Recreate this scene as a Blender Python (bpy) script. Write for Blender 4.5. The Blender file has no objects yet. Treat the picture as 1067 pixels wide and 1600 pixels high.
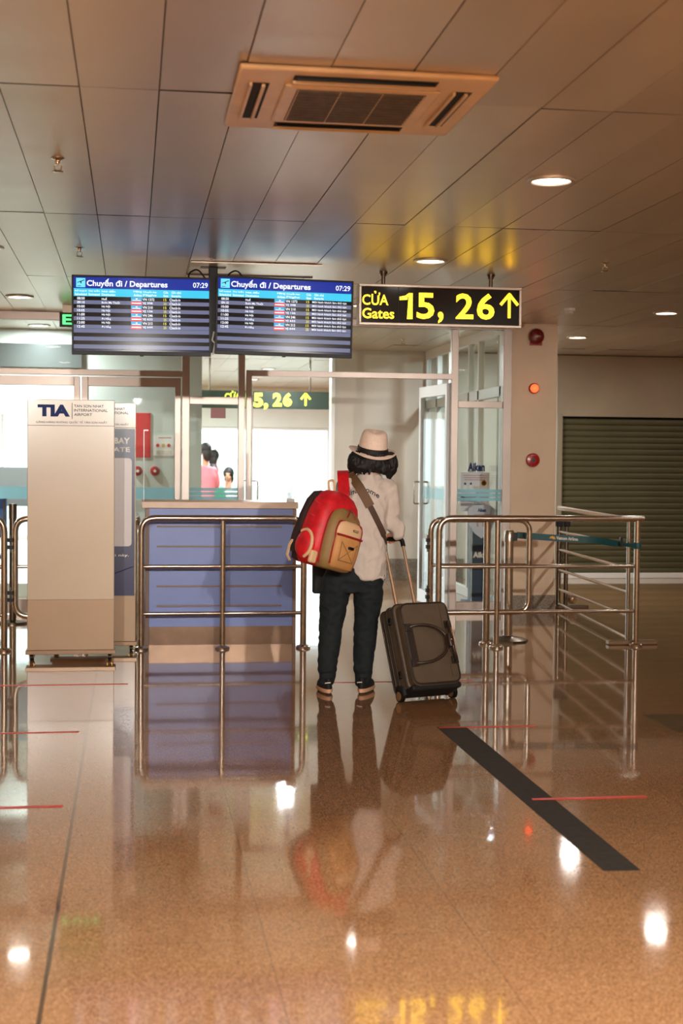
import bpy, math, random
from mathutils import Vector, Matrix, noise
from mathutils.bvhtree import BVHTree
random.seed(7)
sc = bpy.context.scene
COL = sc.collection
R_ = math.radians

# ------------------------------------------------------------------ camera
F, CH = 2222.0, 1.42
PSI, TH, ROLL = math.atan(328/F), math.atan(79/F), 0.009
fw = Vector((math.sin(PSI)*math.cos(TH), math.cos(PSI)*math.cos(TH), -math.sin(TH)))
r0 = Vector((math.cos(PSI), -math.sin(PSI), 0)); u0 = r0.cross(fw)
rt = r0*math.cos(ROLL)+u0*math.sin(ROLL); up = u0*math.cos(ROLL)-r0*math.sin(ROLL)
cd = bpy.data.cameras.new('camera'); cam = bpy.data.objects.new('camera', cd); COL.objects.link(cam)
cam.matrix_world = Matrix(((rt.x, up.x, -fw.x, 0), (rt.y, up.y, -fw.y, 0), (rt.z, up.z, -fw.z, CH), (0, 0, 0, 1)))
cd.sensor_fit = 'VERTICAL'; cd.sensor_height = 36; cd.sensor_width = 24; cd.lens = F/1600*36
cd.clip_start = 0.05; cd.clip_end = 200
cd.dof.use_dof = True; cd.dof.focus_distance = 8.75; cd.dof.aperture_fstop = 3.2
sc.camera = cam

# ------------------------------------------------------------------ world, exposure, light levels
w = bpy.data.worlds.new('world'); sc.world = w; w.use_nodes = True
w.node_tree.nodes['Background'].inputs[0].default_value = (0.86, 0.95, 1.0, 1)
w.node_tree.nodes['Background'].inputs[1].default_value = 3.3
sc.view_settings.view_transform = 'Standard'; sc.view_settings.look = 'None'
sc.view_settings.exposure = 0.48; sc.view_settings.gamma = 1.0
try: sc.view_settings.use_curve_mapping = False
except Exception: pass
LAMP_W, LAMP_IN = 1.2, 115.0            # watts of a hall downlight / of a corridor downlight
FILL_PANEL_W = 78.0  # watts of one added, unseen fill panel
FILL_SPOT_W = 900.0  # watts of one added, unseen fill spot
WARM, COOL = (1.0, 0.95, 0.875), (0.93, 0.98, 1.0)

# ------------------------------------------------------------------ helpers
def ray(px, py): return fw + rt*((px-533.5)/F) - up*((py-800)/F)
def P(px, py, Y):
    d = ray(px, py); return Vector((0, 0, CH)) + d*(Y/d.y)
def G(px, py, z=0.0):
    d = ray(px, py); return Vector((0, 0, CH)) + d*((z-CH)/d.z)
def lin(c):
    c /= 255.0
    return c/12.92 if c <= 0.04045 else ((c+0.055)/1.055)**2.4
def rgb(r, g, b): return (lin(r), lin(g), lin(b), 1)

def mat(name, col, rough=0.5, metal=0.0, emit=None, es=0.0, var=0.0, vs=8.0, bump=0.0, bs=200.0, spec=0.5, coat=0.0, aniso=0.0, stretch=None):
    m = bpy.data.materials.new(name); m.use_nodes = True
    nt = m.node_tree; b = nt.nodes['Principled BSDF']
    b.inputs['Base Color'].default_value = rgb(*col)
    b.inputs['Roughness'].default_value = rough; b.inputs['Metallic'].default_value = metal
    b.inputs['Specular IOR Level'].default_value = spec; b.inputs['Coat Weight'].default_value = coat
    b.inputs['Coat Roughness'].default_value = 0.08; b.inputs['Anisotropic'].default_value = aniso
    if emit:
        b.inputs['Emission Color'].default_value = rgb(*emit); b.inputs['Emission Strength'].default_value = es
    if var or bump:
        tc = nt.nodes.new('ShaderNodeTexCoord'); mp = nt.nodes.new('ShaderNodeMapping')
        nt.links.new(tc.outputs['Object'], mp.inputs[0])
        if stretch: mp.inputs['Scale'].default_value = stretch
    if var:
        n = nt.nodes.new('ShaderNodeTexNoise'); n.inputs['Scale'].default_value = vs; n.inputs['Detail'].default_value = 5
        nt.links.new(mp.outputs[0], n.inputs['Vector'])
        cr = nt.nodes.new('ShaderNodeValToRGB')
        a = [max(0, c*(1-var)) for c in col]; z = [min(255, c*(1+var)) for c in col]
        cr.color_ramp.elements[0].color = rgb(*a); cr.color_ramp.elements[1].color = rgb(*z)
        cr.color_ramp.elements[0].position = 0.3; cr.color_ramp.elements[1].position = 0.7
        nt.links.new(n.outputs['Fac'], cr.inputs[0]); nt.links.new(cr.outputs[0], b.inputs['Base Color'])
    if bump:
        n2 = nt.nodes.new('ShaderNodeTexNoise'); n2.inputs['Scale'].default_value = bs; n2.inputs['Detail'].default_value = 3
        nt.links.new(mp.outputs[0], n2.inputs['Vector'])
        bp = nt.nodes.new('ShaderNodeBump'); bp.inputs['Strength'].default_value = bump; bp.inputs['Distance'].default_value = 0.004
        nt.links.new(n2.outputs['Fac'], bp.inputs['Height']); nt.links.new(bp.outputs[0], b.inputs['Normal'])
    return m

def glassmat(name, tint=(0.93, 0.97, 0.96), ior=1.45, frost=None):
    m = bpy.data.materials.new(name); m.use_nodes = True; nt = m.node_tree
    for n in list(nt.nodes): nt.nodes.remove(n)
    o = nt.nodes.new('ShaderNodeOutputMaterial'); t = nt.nodes.new('ShaderNodeBsdfTransparent'); g = nt.nodes.new('ShaderNodeBsdfGlossy')
    t.inputs[0].default_value = (*tint, 1); g.inputs['Roughness'].default_value = 0.01
    f = nt.nodes.new('ShaderNodeFresnel'); ge = nt.nodes.new('ShaderNodeNewGeometry')
    mr = nt.nodes.new('ShaderNodeMapRange'); mr.inputs['To Min'].default_value = ior; mr.inputs['To Max'].default_value = 1/ior   # same reflectance on both faces of a pane
    nt.links.new(ge.outputs['Backfacing'], mr.inputs[0]); nt.links.new(mr.outputs[0], f.inputs[0])
    mx = nt.nodes.new('ShaderNodeMixShader')
    nt.links.new(f.outputs[0], mx.inputs[0]); nt.links.new(t.outputs[0], mx.inputs[1]); nt.links.new(g.outputs[0], mx.inputs[2])
    last = mx
    if frost:
        d = nt.nodes.new('ShaderNodeBsdfDiffuse'); d.inputs[0].default_value = rgb(*frost[:3])
        tl = nt.nodes.new('ShaderNodeBsdfTranslucent'); tl.inputs[0].default_value = rgb(*frost[:3])
        m1 = nt.nodes.new('ShaderNodeMixShader'); m1.inputs[0].default_value = 0.5
        nt.links.new(d.outputs[0], m1.inputs[1]); nt.links.new(tl.outputs[0], m1.inputs[2])
        m2 = nt.nodes.new('ShaderNodeMixShader'); m2.inputs[0].default_value = frost[3]
        nt.links.new(mx.outputs[0], m2.inputs[1]); nt.links.new(m1.outputs[0], m2.inputs[2]); last = m2
    nt.links.new(last.outputs[0], o.inputs[0])
    return m

_tc = {}
def text_geo(body, off=0.0, shear=0.0):
    k = (body, off, shear)
    if k in _tc: return _tc[k]
    c = bpy.data.curves.new('t', 'FONT'); c.body = body; c.size = 1; c.offset = off; c.shear = shear; c.resolution_u = 3
    o = bpy.data.objects.new('t', c); COL.objects.link(o)
    bpy.context.view_layer.update()
    me = o.evaluated_get(bpy.context.evaluated_depsgraph_get()).to_mesh()
    vs = [(v.co.x, v.co.y) for v in me.vertices]; fs = [tuple(p.vertices) for p in me.polygons]
    o.evaluated_get(bpy.context.evaluated_depsgraph_get()).to_mesh_clear()
    bpy.data.objects.remove(o); bpy.data.curves.remove(c)
    _tc[k] = (vs, fs); return _tc[k]

def fillet(pts, r, n=6, closed=False):
    pts = [Vector(p) for p in pts]; out = []; N = len(pts)
    for i, p in enumerate(pts):
        if not closed and i in (0, N-1): out.append(p); continue
        a, b = pts[i-1], pts[(i+1) % N]
        da, db = (a-p).normalized(), (b-p).normalized()
        ang = da.angle(db)
        if ang > 3.0: out.append(p); continue
        t = min(r/math.tan(ang/2), (a-p).length*0.49, (b-p).length*0.49)
        s, e = p+da*t, p+db*t
        for k in range(n+1):
            u = k/n; out.append((1-u)**2*s + 2*u*(1-u)*p + u*u*e)
    return out

def spline(pts, n=6):
    pts = [Vector(p) for p in pts]; out = []
    for i in range(len(pts)-1):
        p0 = pts[max(i-1, 0)]; p1 = pts[i]; p2 = pts[i+1]; p3 = pts[min(i+2, len(pts)-1)]
        for k in range(n):
            t = k/n
            out.append(0.5*((2*p1)+(p2-p0)*t+(2*p0-5*p1+4*p2-p3)*t*t+(3*p1-p0-3*p2+p3)*t**3))
    out.append(pts[-1]); return out

class MB:
    def __init__(s, M=None): s.v = []; s.f = []; s.fm = []; s.mats = []; s.M = M or Matrix()
    def mi(s, m):
        if m not in s.mats: s.mats.append(m)
        return s.mats.index(m)
    def add(s, vs, fs, m):
        n = len(s.v); k = s.mi(m)
        s.v += [s.M @ Vector(p) for p in vs]
        for f in fs: s.f.append(tuple(i+n for i in f)); s.fm.append(k)
        return s
    def box(s, a, b, m, R=None):
        x0, y0, z0 = a; x1, y1, z1 = b
        vs = [Vector(p) for p in ((x0,y0,z0),(x1,y0,z0),(x1,y1,z0),(x0,y1,z0),(x0,y0,z1),(x1,y0,z1),(x1,y1,z1),(x0,y1,z1))]
        if R is not None: vs = [R @ p for p in vs]
        return s.add(vs, [(0,3,2,1),(4,5,6,7),(0,1,5,4),(1,2,6,5),(2,3,7,6),(3,0,4,7)], m)
    def quad(s, x0, z0, x1, z1, y, m):
        return s.add([(x0,y,z0),(x1,y,z0),(x1,y,z1),(x0,y,z1)], [(0,1,2,3)], m)
    def poly(s, pts, y0, y1, m):           # polygon in x,z extruded from y0 to y1
        n = len(pts)
        vs = [(p[0], y0, p[1]) for p in pts]+[(p[0], y1, p[1]) for p in pts]
        fs = [tuple(range(n)), tuple(reversed(range(n, 2*n)))]+[(i, i+n, (i+1) % n+n, (i+1) % n) for i in range(n)]
        return s.add(vs, fs, m)
    def tube(s, path, r, m, seg=14, caps=True, closed=False, flat=1.0, upv=None):
        path = [Vector(p) for p in path]; n = len(path)
        rr = r if isinstance(r, (list, tuple)) else [r]*n
        vs = []; fs = []; prev = None
        for i, p in enumerate(path):
            if closed: d = path[(i+1) % n]-path[i-1]
            else: d = path[min(i+1, n-1)]-path[max(i-1, 0)]
            d.normalize()
            if prev is None:
                a = Vector(upv) if upv else (Vector((0, 0, 1)) if abs(d.z) < 0.9 else Vector((0, 1, 0)))
                x = a-d*a.dot(d); x.normalize()
            else:
                x = prev-d*prev.dot(d); x.normalize()
            prev = x; y = d.cross(x)
            for k in range(seg):
                t = 2*math.pi*k/seg
                vs.append(p+x*(math.cos(t)*rr[i])+y*(math.sin(t)*rr[i]*flat))
        for i in range(n if closed else n-1):
            for k in range(seg):
                a = i*seg+k; b = i*seg+(k+1) % seg; c = ((i+1) % n)*seg+(k+1) % seg; d = ((i+1) % n)*seg+k
                fs.append((a, b, c, d))
        if caps and not closed:
            fs.append(tuple(reversed(range(seg)))); fs.append(tuple(range((n-1)*seg, n*seg)))
        return s.add(vs, fs, m)
    def lathe(s, prof, m, c=(0, 0, 0), seg=28, R=None, sx=1.0, sy=1.0):
        vs = []; fs = []; c = Vector(c); n = len(prof)
        for (r, z) in prof:
            for k in range(seg):
                t = 2*math.pi*k/seg; p = Vector((r*math.cos(t)*sx, r*math.sin(t)*sy, z))
                vs.append(c+(R @ p if R is not None else p))
        for i in range(n-1):
            for k in range(seg):
                fs.append((i*seg+k, i*seg+(k+1) % seg, (i+1)*seg+(k+1) % seg, (i+1)*seg+k))
        fs.append(tuple(reversed(range(seg)))); fs.append(tuple(range((n-1)*seg, n*seg)))
        return s.add(vs, fs, m)
    def ell(s, c, r, m, R=None, seg=20, rings=12):
        prof = [(math.sin(math.pi*i/rings) or 1e-4, -math.cos(math.pi*i/rings)) for i in range(rings+1)]
        prof = [(max(a, 1e-4), b) for a, b in prof]
        S = Matrix.Diagonal(Vector(r)); Q = (R @ S) if R is not None else S
        return s.lathe(prof, m, c, seg, Q)
    def rings(s, rg, m, seg=28, pw=2.0):   # rg: (centre, rx, ry) stacked along z; pw>2 squares the section
        vs = []; fs = []; n = len(rg)
        for c, rx, ry in rg:
            for k in range(seg):
                t = 2*math.pi*k/seg; ct, st = math.cos(t), math.sin(t)
                x = math.copysign(abs(ct)**(2/pw), ct); y = math.copysign(abs(st)**(2/pw), st)
                vs.append(Vector(c)+Vector((x*rx, y*ry, 0)))
        for i in range(n-1):
            for k in range(seg):
                fs.append((i*seg+k, i*seg+(k+1) % seg, (i+1)*seg+(k+1) % seg, (i+1)*seg+k))
        fs.append(tuple(reversed(range(seg)))); fs.append(tuple(range((n-1)*seg, n*seg)))
        return s.add(vs, fs, m)
    def limb(s, pts, rad, m, seg=16):
        p = spline(pts, 5); n = len(p); L = len(rad)-1; rr = []
        for i in range(n):
            u = i/(n-1)*L; k = min(int(u), L-1); rr.append(rad[k]*(1-(u-k))+rad[k+1]*(u-k))
        s.tube(p, rr, m, seg)
        s.ell(p[0], (rr[0],)*3, m, seg=seg); s.ell(p[-1], (rr[-1],)*3, m, seg=seg)
        return s
    def text(s, body, x0, z0, x1, z1, y, m, off=0.0, shear=0.0):
        vs, fs = text_geo(body, off, shear)
        if not vs: return s
        ax = min(v[0] for v in vs); bx = max(v[0] for v in vs); az = min(v[1] for v in vs); bz = max(v[1] for v in vs)
        kz = (z1-z0)/(bz-az); kx = kz if x1 is None else (x1-x0)/(bx-ax)
        return s.add([(x0+(v[0]-ax)*kx, y, z0+(v[1]-az)*kz) for v in vs], fs, m)
    def build(s, name, parent=None, bevel=0.0, sharp=40, label=None):
        me = bpy.data.meshes.new(name)
        inv = None
        if parent is not None:
            inv = world_of(parent).inverted(); vs = [inv @ p for p in s.v]
        else: vs = s.v
        me.from_pydata([tuple(p) for p in vs], [], s.f)
        for m in s.mats: me.materials.append(m)
        me.polygons.foreach_set('material_index', s.fm)
        me.polygons.foreach_set('use_smooth', [True]*len(me.polygons))
        me.update()
        try: me.set_sharp_from_angle(angle=R_(sharp))
        except Exception: pass
        o = bpy.data.objects.new(name, me); COL.objects.link(o)
        if parent is not None: o.parent = parent
        if bevel:
            bv = o.modifiers.new('b', 'BEVEL'); bv.width = bevel; bv.segments = 2; bv.limit_method = 'ANGLE'; bv.angle_limit = R_(40)
        if label: o['label'] = label
        return o

def world_of(o):
    M = Matrix()
    while o is not None:
        M = o.matrix_basis @ M; o = o.parent
    return M
def tag(o, label, cat, group=None):
    o['label'] = label; o['category'] = cat
    if group: o['group'] = group
    return o
def thing(name, label, cat, loc=(0, 0, 0), group=None, rotz=0.0):
    o = bpy.data.objects.new(name, None); COL.objects.link(o); o.location = loc; o.rotation_euler = (0, 0, rotz); o.empty_display_size = .1
    return tag(o, label, cat, group)
def struct(o): o['kind'] = 'structure'; return o
def dup(root, loc, label=None):
    r = root.copy(); COL.objects.link(r); r.location = loc
    if label: r['label'] = label
    for ch in list(root.children):
        if ch.type == 'LIGHT': continue
        c = ch.copy(); COL.objects.link(c); c.parent = r
        for g in list(ch.children):
            d = g.copy(); COL.objects.link(d); d.parent = c
    return r
def remesh(o, vox, smooth=4, disp=0.0, dscale=0.08, seed=0, stretch=(1, 1, 1), dec=0.0):
    r = o.modifiers.new('r', 'REMESH'); r.mode = 'VOXEL'; r.voxel_size = vox; r.use_smooth_shade = True
    if smooth:
        q = o.modifiers.new('s', 'SMOOTH'); q.iterations = smooth; q.factor = 0.5
    bpy.context.view_layer.update()
    dg = bpy.context.evaluated_depsgraph_get()
    me = bpy.data.meshes.new_from_object(o.evaluated_get(dg))
    o.modifiers.clear(); mats = [m for m in o.data.materials]
    o.data = me
    if not me.materials:
        for m in mats: me.materials.append(m)
    if disp:
        for v in me.vertices:
            p = Vector((v.co.x*stretch[0], v.co.y*stretch[1], v.co.z*stretch[2]))/dscale+Vector((seed*7.3, seed*3.1, seed))
            h = noise.noise(p)+0.5*noise.noise(p*2.1)
            h = 1-2*abs(h)
            v.co += v.normal*(h-0.5)*disp
    for p in me.polygons: p.use_smooth = True
    me.update(); return o

# ------------------------------------------------------------------ materials
steel = mat('brushed_steel', (208, 200, 188), 0.16, 1.0, var=0.05, vs=30, aniso=0.3)
steel_dark = mat('dull_steel', (120, 108, 95), 0.3, 1.0)
alu = mat('aluminium_frame', (176, 162, 153), 0.34, 0.55, var=0.03, vs=3)
alu_white = mat('pale_frame', (222, 224, 222), 0.35, 0.1)
glass = glassmat('clear_glass', ior=1.25)
glass_edge = mat('green_glass_edge', (60, 110, 100), 0.15)
frost_blue = glassmat('blue_frost_film', frost=(176, 222, 232, 0.7))
acrylic = glassmat('acrylic_sheet', (0.975, 0.98, 0.98), 1.2)
acr_edge = mat('acrylic_edge', (235, 235, 235), 0.15)
wall_m = mat('corridor_wall_paint', (212, 204, 192), 0.6, var=0.02, vs=2, bump=0.05, bs=60)
wall_pale = mat('pale_wall_paint', (214, 220, 210), 0.55, var=0.02, vs=2)
wall_hall = mat('hall_wall_panel', (158, 140, 116), 0.45, var=0.05, vs=1.5)
pillar_m = mat('pillar_paint', (222, 196, 166), 0.5, var=0.03, vs=2, bump=0.04, bs=40)
granite_grey = mat('grey_granite', (128, 118, 106), 0.3, var=0.3, vs=90)
dark_fascia = mat('dark_grey_fascia', (72, 76, 74), 0.25)
black = mat('black_plastic', (9, 9, 10), 0.45, spec=.3)
black_matte = mat('black_matte', (12, 12, 13), 0.7)
white_p = mat('white_plastic', (232, 228, 220), 0.35)
red_p = mat('red_plastic', (168, 18, 16), 0.3, coat=0.4)
dark_void = mat('dark_gap', (20, 16, 12), 0.9)

# ------------------------------------------------------------------ structure: floor
def floor_mat():
    m = bpy.data.materials.new('polished_granite_floor'); m.use_nodes = True; nt = m.node_tree; N = nt.nodes; L = nt.links
    b = N['Principled BSDF']; tc = N.new('ShaderNodeTexCoord'); sp = N.new('ShaderNodeSeparateXYZ'); L.new(tc.outputs['Object'], sp.inputs[0])
    def mth(op, a, c=None, d=None):
        n = N.new('ShaderNodeMath'); n.operation = op
        for i, x in enumerate((a, c, d)):
            if x is None: continue
            if isinstance(x, (int, float)): n.inputs[i].default_value = x
            else: L.new(x, n.inputs[i])
        return n.outputs[0]
    def joint(coord, org, per, wd):
        a = mth('SUBTRACT', coord, org-per/2+per*1000*-1); a = mth('MODULO', a, per)
        a = mth('ABSOLUTE', mth('SUBTRACT', a, per/2)); return mth('LESS_THAN', a, wd/2)
    jx = joint(sp.outputs['X'], -0.227, 0.625, 0.0035); jy = joint(sp.outputs['Y'], 7.04, 1.44, 0.0035)
    big = mth('LESS_THAN', mth('ABSOLUTE', mth('SUBTRACT', sp.outputs['X'], -0.227)), 0.0065)
    j = mth('MAXIMUM', jx, jy)
    ns = N.new('ShaderNodeTexNoise'); ns.inputs['Scale'].default_value = 2.5; ns.inputs['Detail'].default_value = 6; L.new(tc.outputs['Object'], ns.inputs['Vector'])
    sp1 = N.new('ShaderNodeTexNoise'); sp1.inputs['Scale'].default_value = 170; sp1.inputs['Detail'].default_value = 4; sp1.inputs['Roughness'].default_value = .75; L.new(tc.outputs['Object'], sp1.inputs['Vector'])
    vo = N.new('ShaderNodeTexVoronoi'); vo.inputs['Scale'].default_value = 230; L.new(tc.outputs['Object'], vo.inputs['Vector'])
    bw = N.new('ShaderNodeRGBToBW'); L.new(vo.outputs['Color'], bw.inputs[0])
    mixv = mth('ADD', mth('MULTIPLY', sp1.outputs['Fac'], .65), mth('MULTIPLY', bw.outputs[0], .35))
    cr = N.new('ShaderNodeValToRGB'); e = cr.color_ramp.elements
    e[0].position = .30; e[0].color = rgb(98, 64, 38); e[1].position = .68; e[1].color = rgb(192, 150, 112)
    k = e.new(.42); k.color = rgb(136, 97, 64); k = e.new(.55); k.color = rgb(162, 121, 84)
    L.new(mixv, cr.inputs[0])
    hs = N.new('ShaderNodeHueSaturation'); L.new(cr.outputs[0], hs.inputs['Color'])
    L.new(mth('ADD', mth('MULTIPLY', ns.outputs['Fac'], .3), .86), hs.inputs['Value'])
    # per-tile tint
    fx = mth('FLOOR', mth('DIVIDE', mth('SUBTRACT', sp.outputs['X'], -0.227), .625)); fy = mth('FLOOR', mth('DIVIDE', mth('SUBTRACT', sp.outputs['Y'], 7.04), 1.44))
    cmb = N.new('ShaderNodeCombineXYZ'); L.new(fx, cmb.inputs[0]); L.new(fy, cmb.inputs[1])
    wn = N.new('ShaderNodeTexWhiteNoise'); L.new(cmb.outputs[0], wn.inputs['Vector'])
    hs2 = N.new('ShaderNodeHueSaturation'); L.new(hs.outputs[0], hs2.inputs['Color']); L.new(mth('ADD', mth('MULTIPLY', wn.outputs['Value'], .08), .96), hs2.inputs['Value'])
    mx = N.new('ShaderNodeMixRGB'); L.new(mth('MULTIPLY', j, .45), mx.inputs[0]); L.new(hs2.outputs[0], mx.inputs[1]); mx.inputs[2].default_value = rgb(70, 48, 32)
    mx2 = N.new('ShaderNodeMixRGB'); L.new(mth('MULTIPLY', big, .85), mx2.inputs[0]); L.new(mx.outputs[0], mx2.inputs[1]); mx2.inputs[2].default_value = rgb(58, 40, 28)
    L.new(mx2.outputs[0], b.inputs['Base Color'])
    wv = N.new('ShaderNodeTexNoise'); wv.inputs['Scale'].default_value = 3.2; wv.inputs['Detail'].default_value = 2; L.new(tc.outputs['Object'], wv.inputs['Vector'])
    L.new(mth('ADD', mth('MULTIPLY', ns.outputs['Fac'], .05), .04), b.inputs['Roughness'])
    bp = N.new('ShaderNodeBump'); bp.inputs['Strength'].default_value = .06; bp.inputs['Distance'].default_value = .01; L.new(wv.outputs['Fac'], bp.inputs['Height']); L.new(bp.outputs[0], b.inputs['Normal'])
    b.inputs['IOR'].default_value = 1.52; b.inputs['Coat Weight'].default_value = 0.35; b.inputs['Coat Roughness'].default_value = 0.03
    return m
XL, XR, YB, YF, CZ = -7.0, 9.0, -5.0, 26.0, 2.755
struct(MB().box((XL, YB, -0.1), (XR, 26.3, 0), floor_mat()).build('floor'))
struct(MB().box((-30, 26.3, -0.12), (30, 80, -0.02), mat('outdoor_concrete', (190, 190, 186), .8, var=.06, vs=1)).build('ground'))

# ------------------------------------------------------------------ structure: ceiling of long metal panels
def ceil_mat():
    m = mat('perforated_metal_ceiling', (206, 190, 170), 0.3, 0.55, spec=.6)
    nt = m.node_tree; N = nt.nodes; L = nt.links; b = N['Principled BSDF']
    tc = N.new('ShaderNodeTexCoord'); mp = N.new('ShaderNodeMapping'); mp.inputs['Scale'].default_value = (260, 260, 260); L.new(tc.outputs['Object'], mp.inputs[0])
    v = N.new('ShaderNodeTexVoronoi'); v.inputs['Randomness'].default_value = 0; v.inputs['Scale'].default_value = 1; L.new(mp.outputs[0], v.inputs['Vector'])
    cr = N.new('ShaderNodeValToRGB'); cr.color_ramp.elements[0].position = .22; cr.color_ramp.elements[0].color = rgb(150, 134, 118)
    cr.color_ramp.elements[1].position = .34; cr.color_ramp.elements[1].color = rgb(208, 193, 174); L.new(v.outputs['Distance'], cr.inputs[0])
    n = N.new('ShaderNodeTexNoise'); n.inputs['Scale'].default_value = 2.3; n.inputs['Detail'].default_value = 5; L.new(tc.outputs['Object'], n.inputs['Vector'])
    hs = N.new('ShaderNodeHueSaturation'); L.new(cr.outputs[0], hs.inputs['Color'])
    mt = N.new('ShaderNodeMath'); mt.operation = 'MULTIPLY_ADD'; mt.inputs[1].default_value = .12; mt.inputs[2].default_value = .94; L.new(n.outputs['Fac'], mt.inputs[0]); L.new(mt.outputs[0], hs.inputs['Value'])
    L.new(hs.outputs[0], b.inputs['Base Color'])
    n3 = N.new('ShaderNodeTexNoise'); n3.inputs['Scale'].default_value = 2.6; n3.inputs['Detail'].default_value = 2; L.new(tc.outputs['Object'], n3.inputs['Vector'])
    bp = N.new('ShaderNodeBump'); bp.inputs['Strength'].default_value = .25; bp.inputs['Distance'].default_value = .02; L.new(n3.outputs['Fac'], bp.inputs['Height']); L.new(bp.outputs[0], b.inputs['Normal'])
    return m
cm = ceil_mat(); rib = mat('bright_panel_edge', (225, 212, 195), .3, .4)
c = MB(); c.box((XL, YB, CZ+0.02), (XR, 26.3, CZ+0.12), dark_void)
PW, PL = 0.285, 2.70
i0 = int((XL+0.192)/PW)-2
for i in range(i0, int((XR+0.192)/PW)+1):
    xa = -0.192+i*PW+0.0022; xb = xa+PW-0.0044
    if xb < XL or xa > XR: continue
    for j in range(-4, 8):
        ya = 5.235+j*PL+0.004; yb = min(ya+PL-0.009, 26.2)
        if yb < YB: continue
        s1, s2 = random.uniform(-.003, .003), random.uniform(-.003, .003)
        z = CZ; zz = z+.016
        vs = [(xa, ya, z+s1), (xb, ya, z+s1*.5), (xb, yb, z+s2), (xa, yb, z+s2*.6), (xa, ya, zz), (xb, ya, zz), (xb, yb, zz), (xa, yb, zz)]
        c.add(vs, [(0, 3, 2, 1), (1, 2, 6, 5), (3, 0, 4, 7)], cm); c.add(vs, [(0, 1, 5, 4), (2, 3, 7, 6)], dark_void)
struct(c.build('ceiling'))
# unseen fill panels added over and behind the camera to brighten the hall
pan_m = mat('fill_lamp_diffuser', (255, 250, 240), .5, emit=(255, 236, 208), es=4.0)
def fill_panel(x, y, lb):
    t = thing_('added_fill_panel', lb, 'ceiling light', (x, y, CZ)); t['group'] = 'added fill panels'
    MB().box((x-.6, y-.3, CZ-.03), (x+.6, y+.3, CZ-.001), alu_white).build('frame', t)
    MB().box((x-.57, y-.27, CZ-.034), (x+.57, y+.27, CZ-.03), pan_m).build('diffuser', t)
    l = bpy.data.lights.new('fill_panel_glow', 'AREA'); l.shape = 'RECTANGLE'; l.size = 1.12; l.size_y = .52; l.energy = FILL_PANEL_W; l.color = WARM; l.spread = R_(150)
    o = bpy.data.objects.new('fill_panel_glow', l); COL.objects.link(o); o.parent = t; o.location = (0, 0, -.04)
def thing_(*a): return thing(*a)
for x in (-3.9, -1.1, 1.7, 4.5):
    for y in (-2.6, -.4, 1.6): fill_panel(x, y, 'rectangular fill light panel added out of view to brighten the hall')

# unseen spot lamps added behind the viewpoint to brighten stands, traveller and pillar
def added_fill_spot(x, y, k, tx, lb):
    p0 = Vector((x, y, CZ-.17)); d = (Vector((tx, 10.6, .85))-p0).normalized()
    t = thing('added_fill_spot', lb, 'spot lamp', (x, y, CZ)); t['group'] = 'added fill spot lamps'
    MB().lathe([(.03, 0), (.03, -.02), (.01, -.03), (.01, -.12)], black, (x, y, CZ), 16).build('stem', t)
    b = MB(); b.tube([p0-d*.11, p0-d*.02, p0+d*.03], [.035, .05, .055], black, 20); b.build('lamp_head', t)
    b = MB(); b.tube([p0+d*.0305, p0+d*.033], .048, pan_m, 20); b.build('lens', t)
    l = bpy.data.lights.new('fill_spot_glow', 'SPOT'); l.energy = FILL_SPOT_W*k; l.color = WARM; l.spot_size = R_(25); l.spot_blend = 1.0; l.shadow_soft_size = .05
    o = bpy.data.objects.new('fill_spot_glow', l); COL.objects.link(o); o.parent = t
    o.location = (p0+d*.09)-Vector((x, y, CZ)); o.rotation_mode = 'QUATERNION'; o.rotation_quaternion = d.to_track_quat('-Z', 'Y')
for x, y, k, tx, lb in ((-1.9, -1.3, 1, -.6, 'leftmost black fill spot lamp, added out of view'), (.1, -1.5, 1, .6, 'second added black fill spot lamp from the left'), (2.3, -1.5, 1, 1.6, 'third added black fill spot lamp from the left'), (4.3, -1.3, 1.25, 3.75, 'rightmost added black fill spot lamp, aimed towards the pillar')):
    added_fill_spot(x, y, k, tx, lb)

# ------------------------------------------------------------------ structure: outer walls
wl = mat('hall_side_wall', (176, 152, 126), .5, var=.03, vs=1)
struct(MB().box((XL-.2, YB, 0), (XL, 26.3, 2.9), wl).build('wall_left'))
struct(MB().box((XR, YB, 0), (XR+.2, 26.3, 2.9), wl).build('wall_right'))
struct(MB().box((XL-.2, YB-.2, 0), (XR+.2, YB, 2.9), wl).build('wall_back'))
# far front wall with two glazed openings onto daylight
b = MB()
for a, z in (((-7, 0), (-6.6, 2.9)), ((-1.2, 0), (-.6, 2.9)), ((3.62, 0), (9, 2.9)), ((-6.6, 2.3), (-1.2, 2.9)), ((-.6, 2.03), (3.62, 2.9))):
    b.box((a[0], 26, a[1]), (z[0], 26.2, z[1]), wall_pale)
struct(b.build('wall_front'))
def facade(n, x0, x1, z1, k):
    f = MB(); f.box((x0, 26.05, 0), (x1, 26.15, .05), alu_white); f.box((x0, 26.05, z1-.05), (x1, 26.15, z1), alu_white)
    for i in range(k+1):
        x = x0+(x1-x0-.05)*i/k; f.box((x, 26.05, .05), (x+.05, 26.15, z1-.05), alu_white)
    o = struct(f.build('window_%d' % n)); MB().box((x0+.05, 26.09, .05), (x1-.05, 26.1, z1-.05), glass).build('glass_pane', o)
facade(1, -6.6, -1.2, 2.3, 5); facade(2, -.6, 3.62, 2.03, 2)
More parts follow.
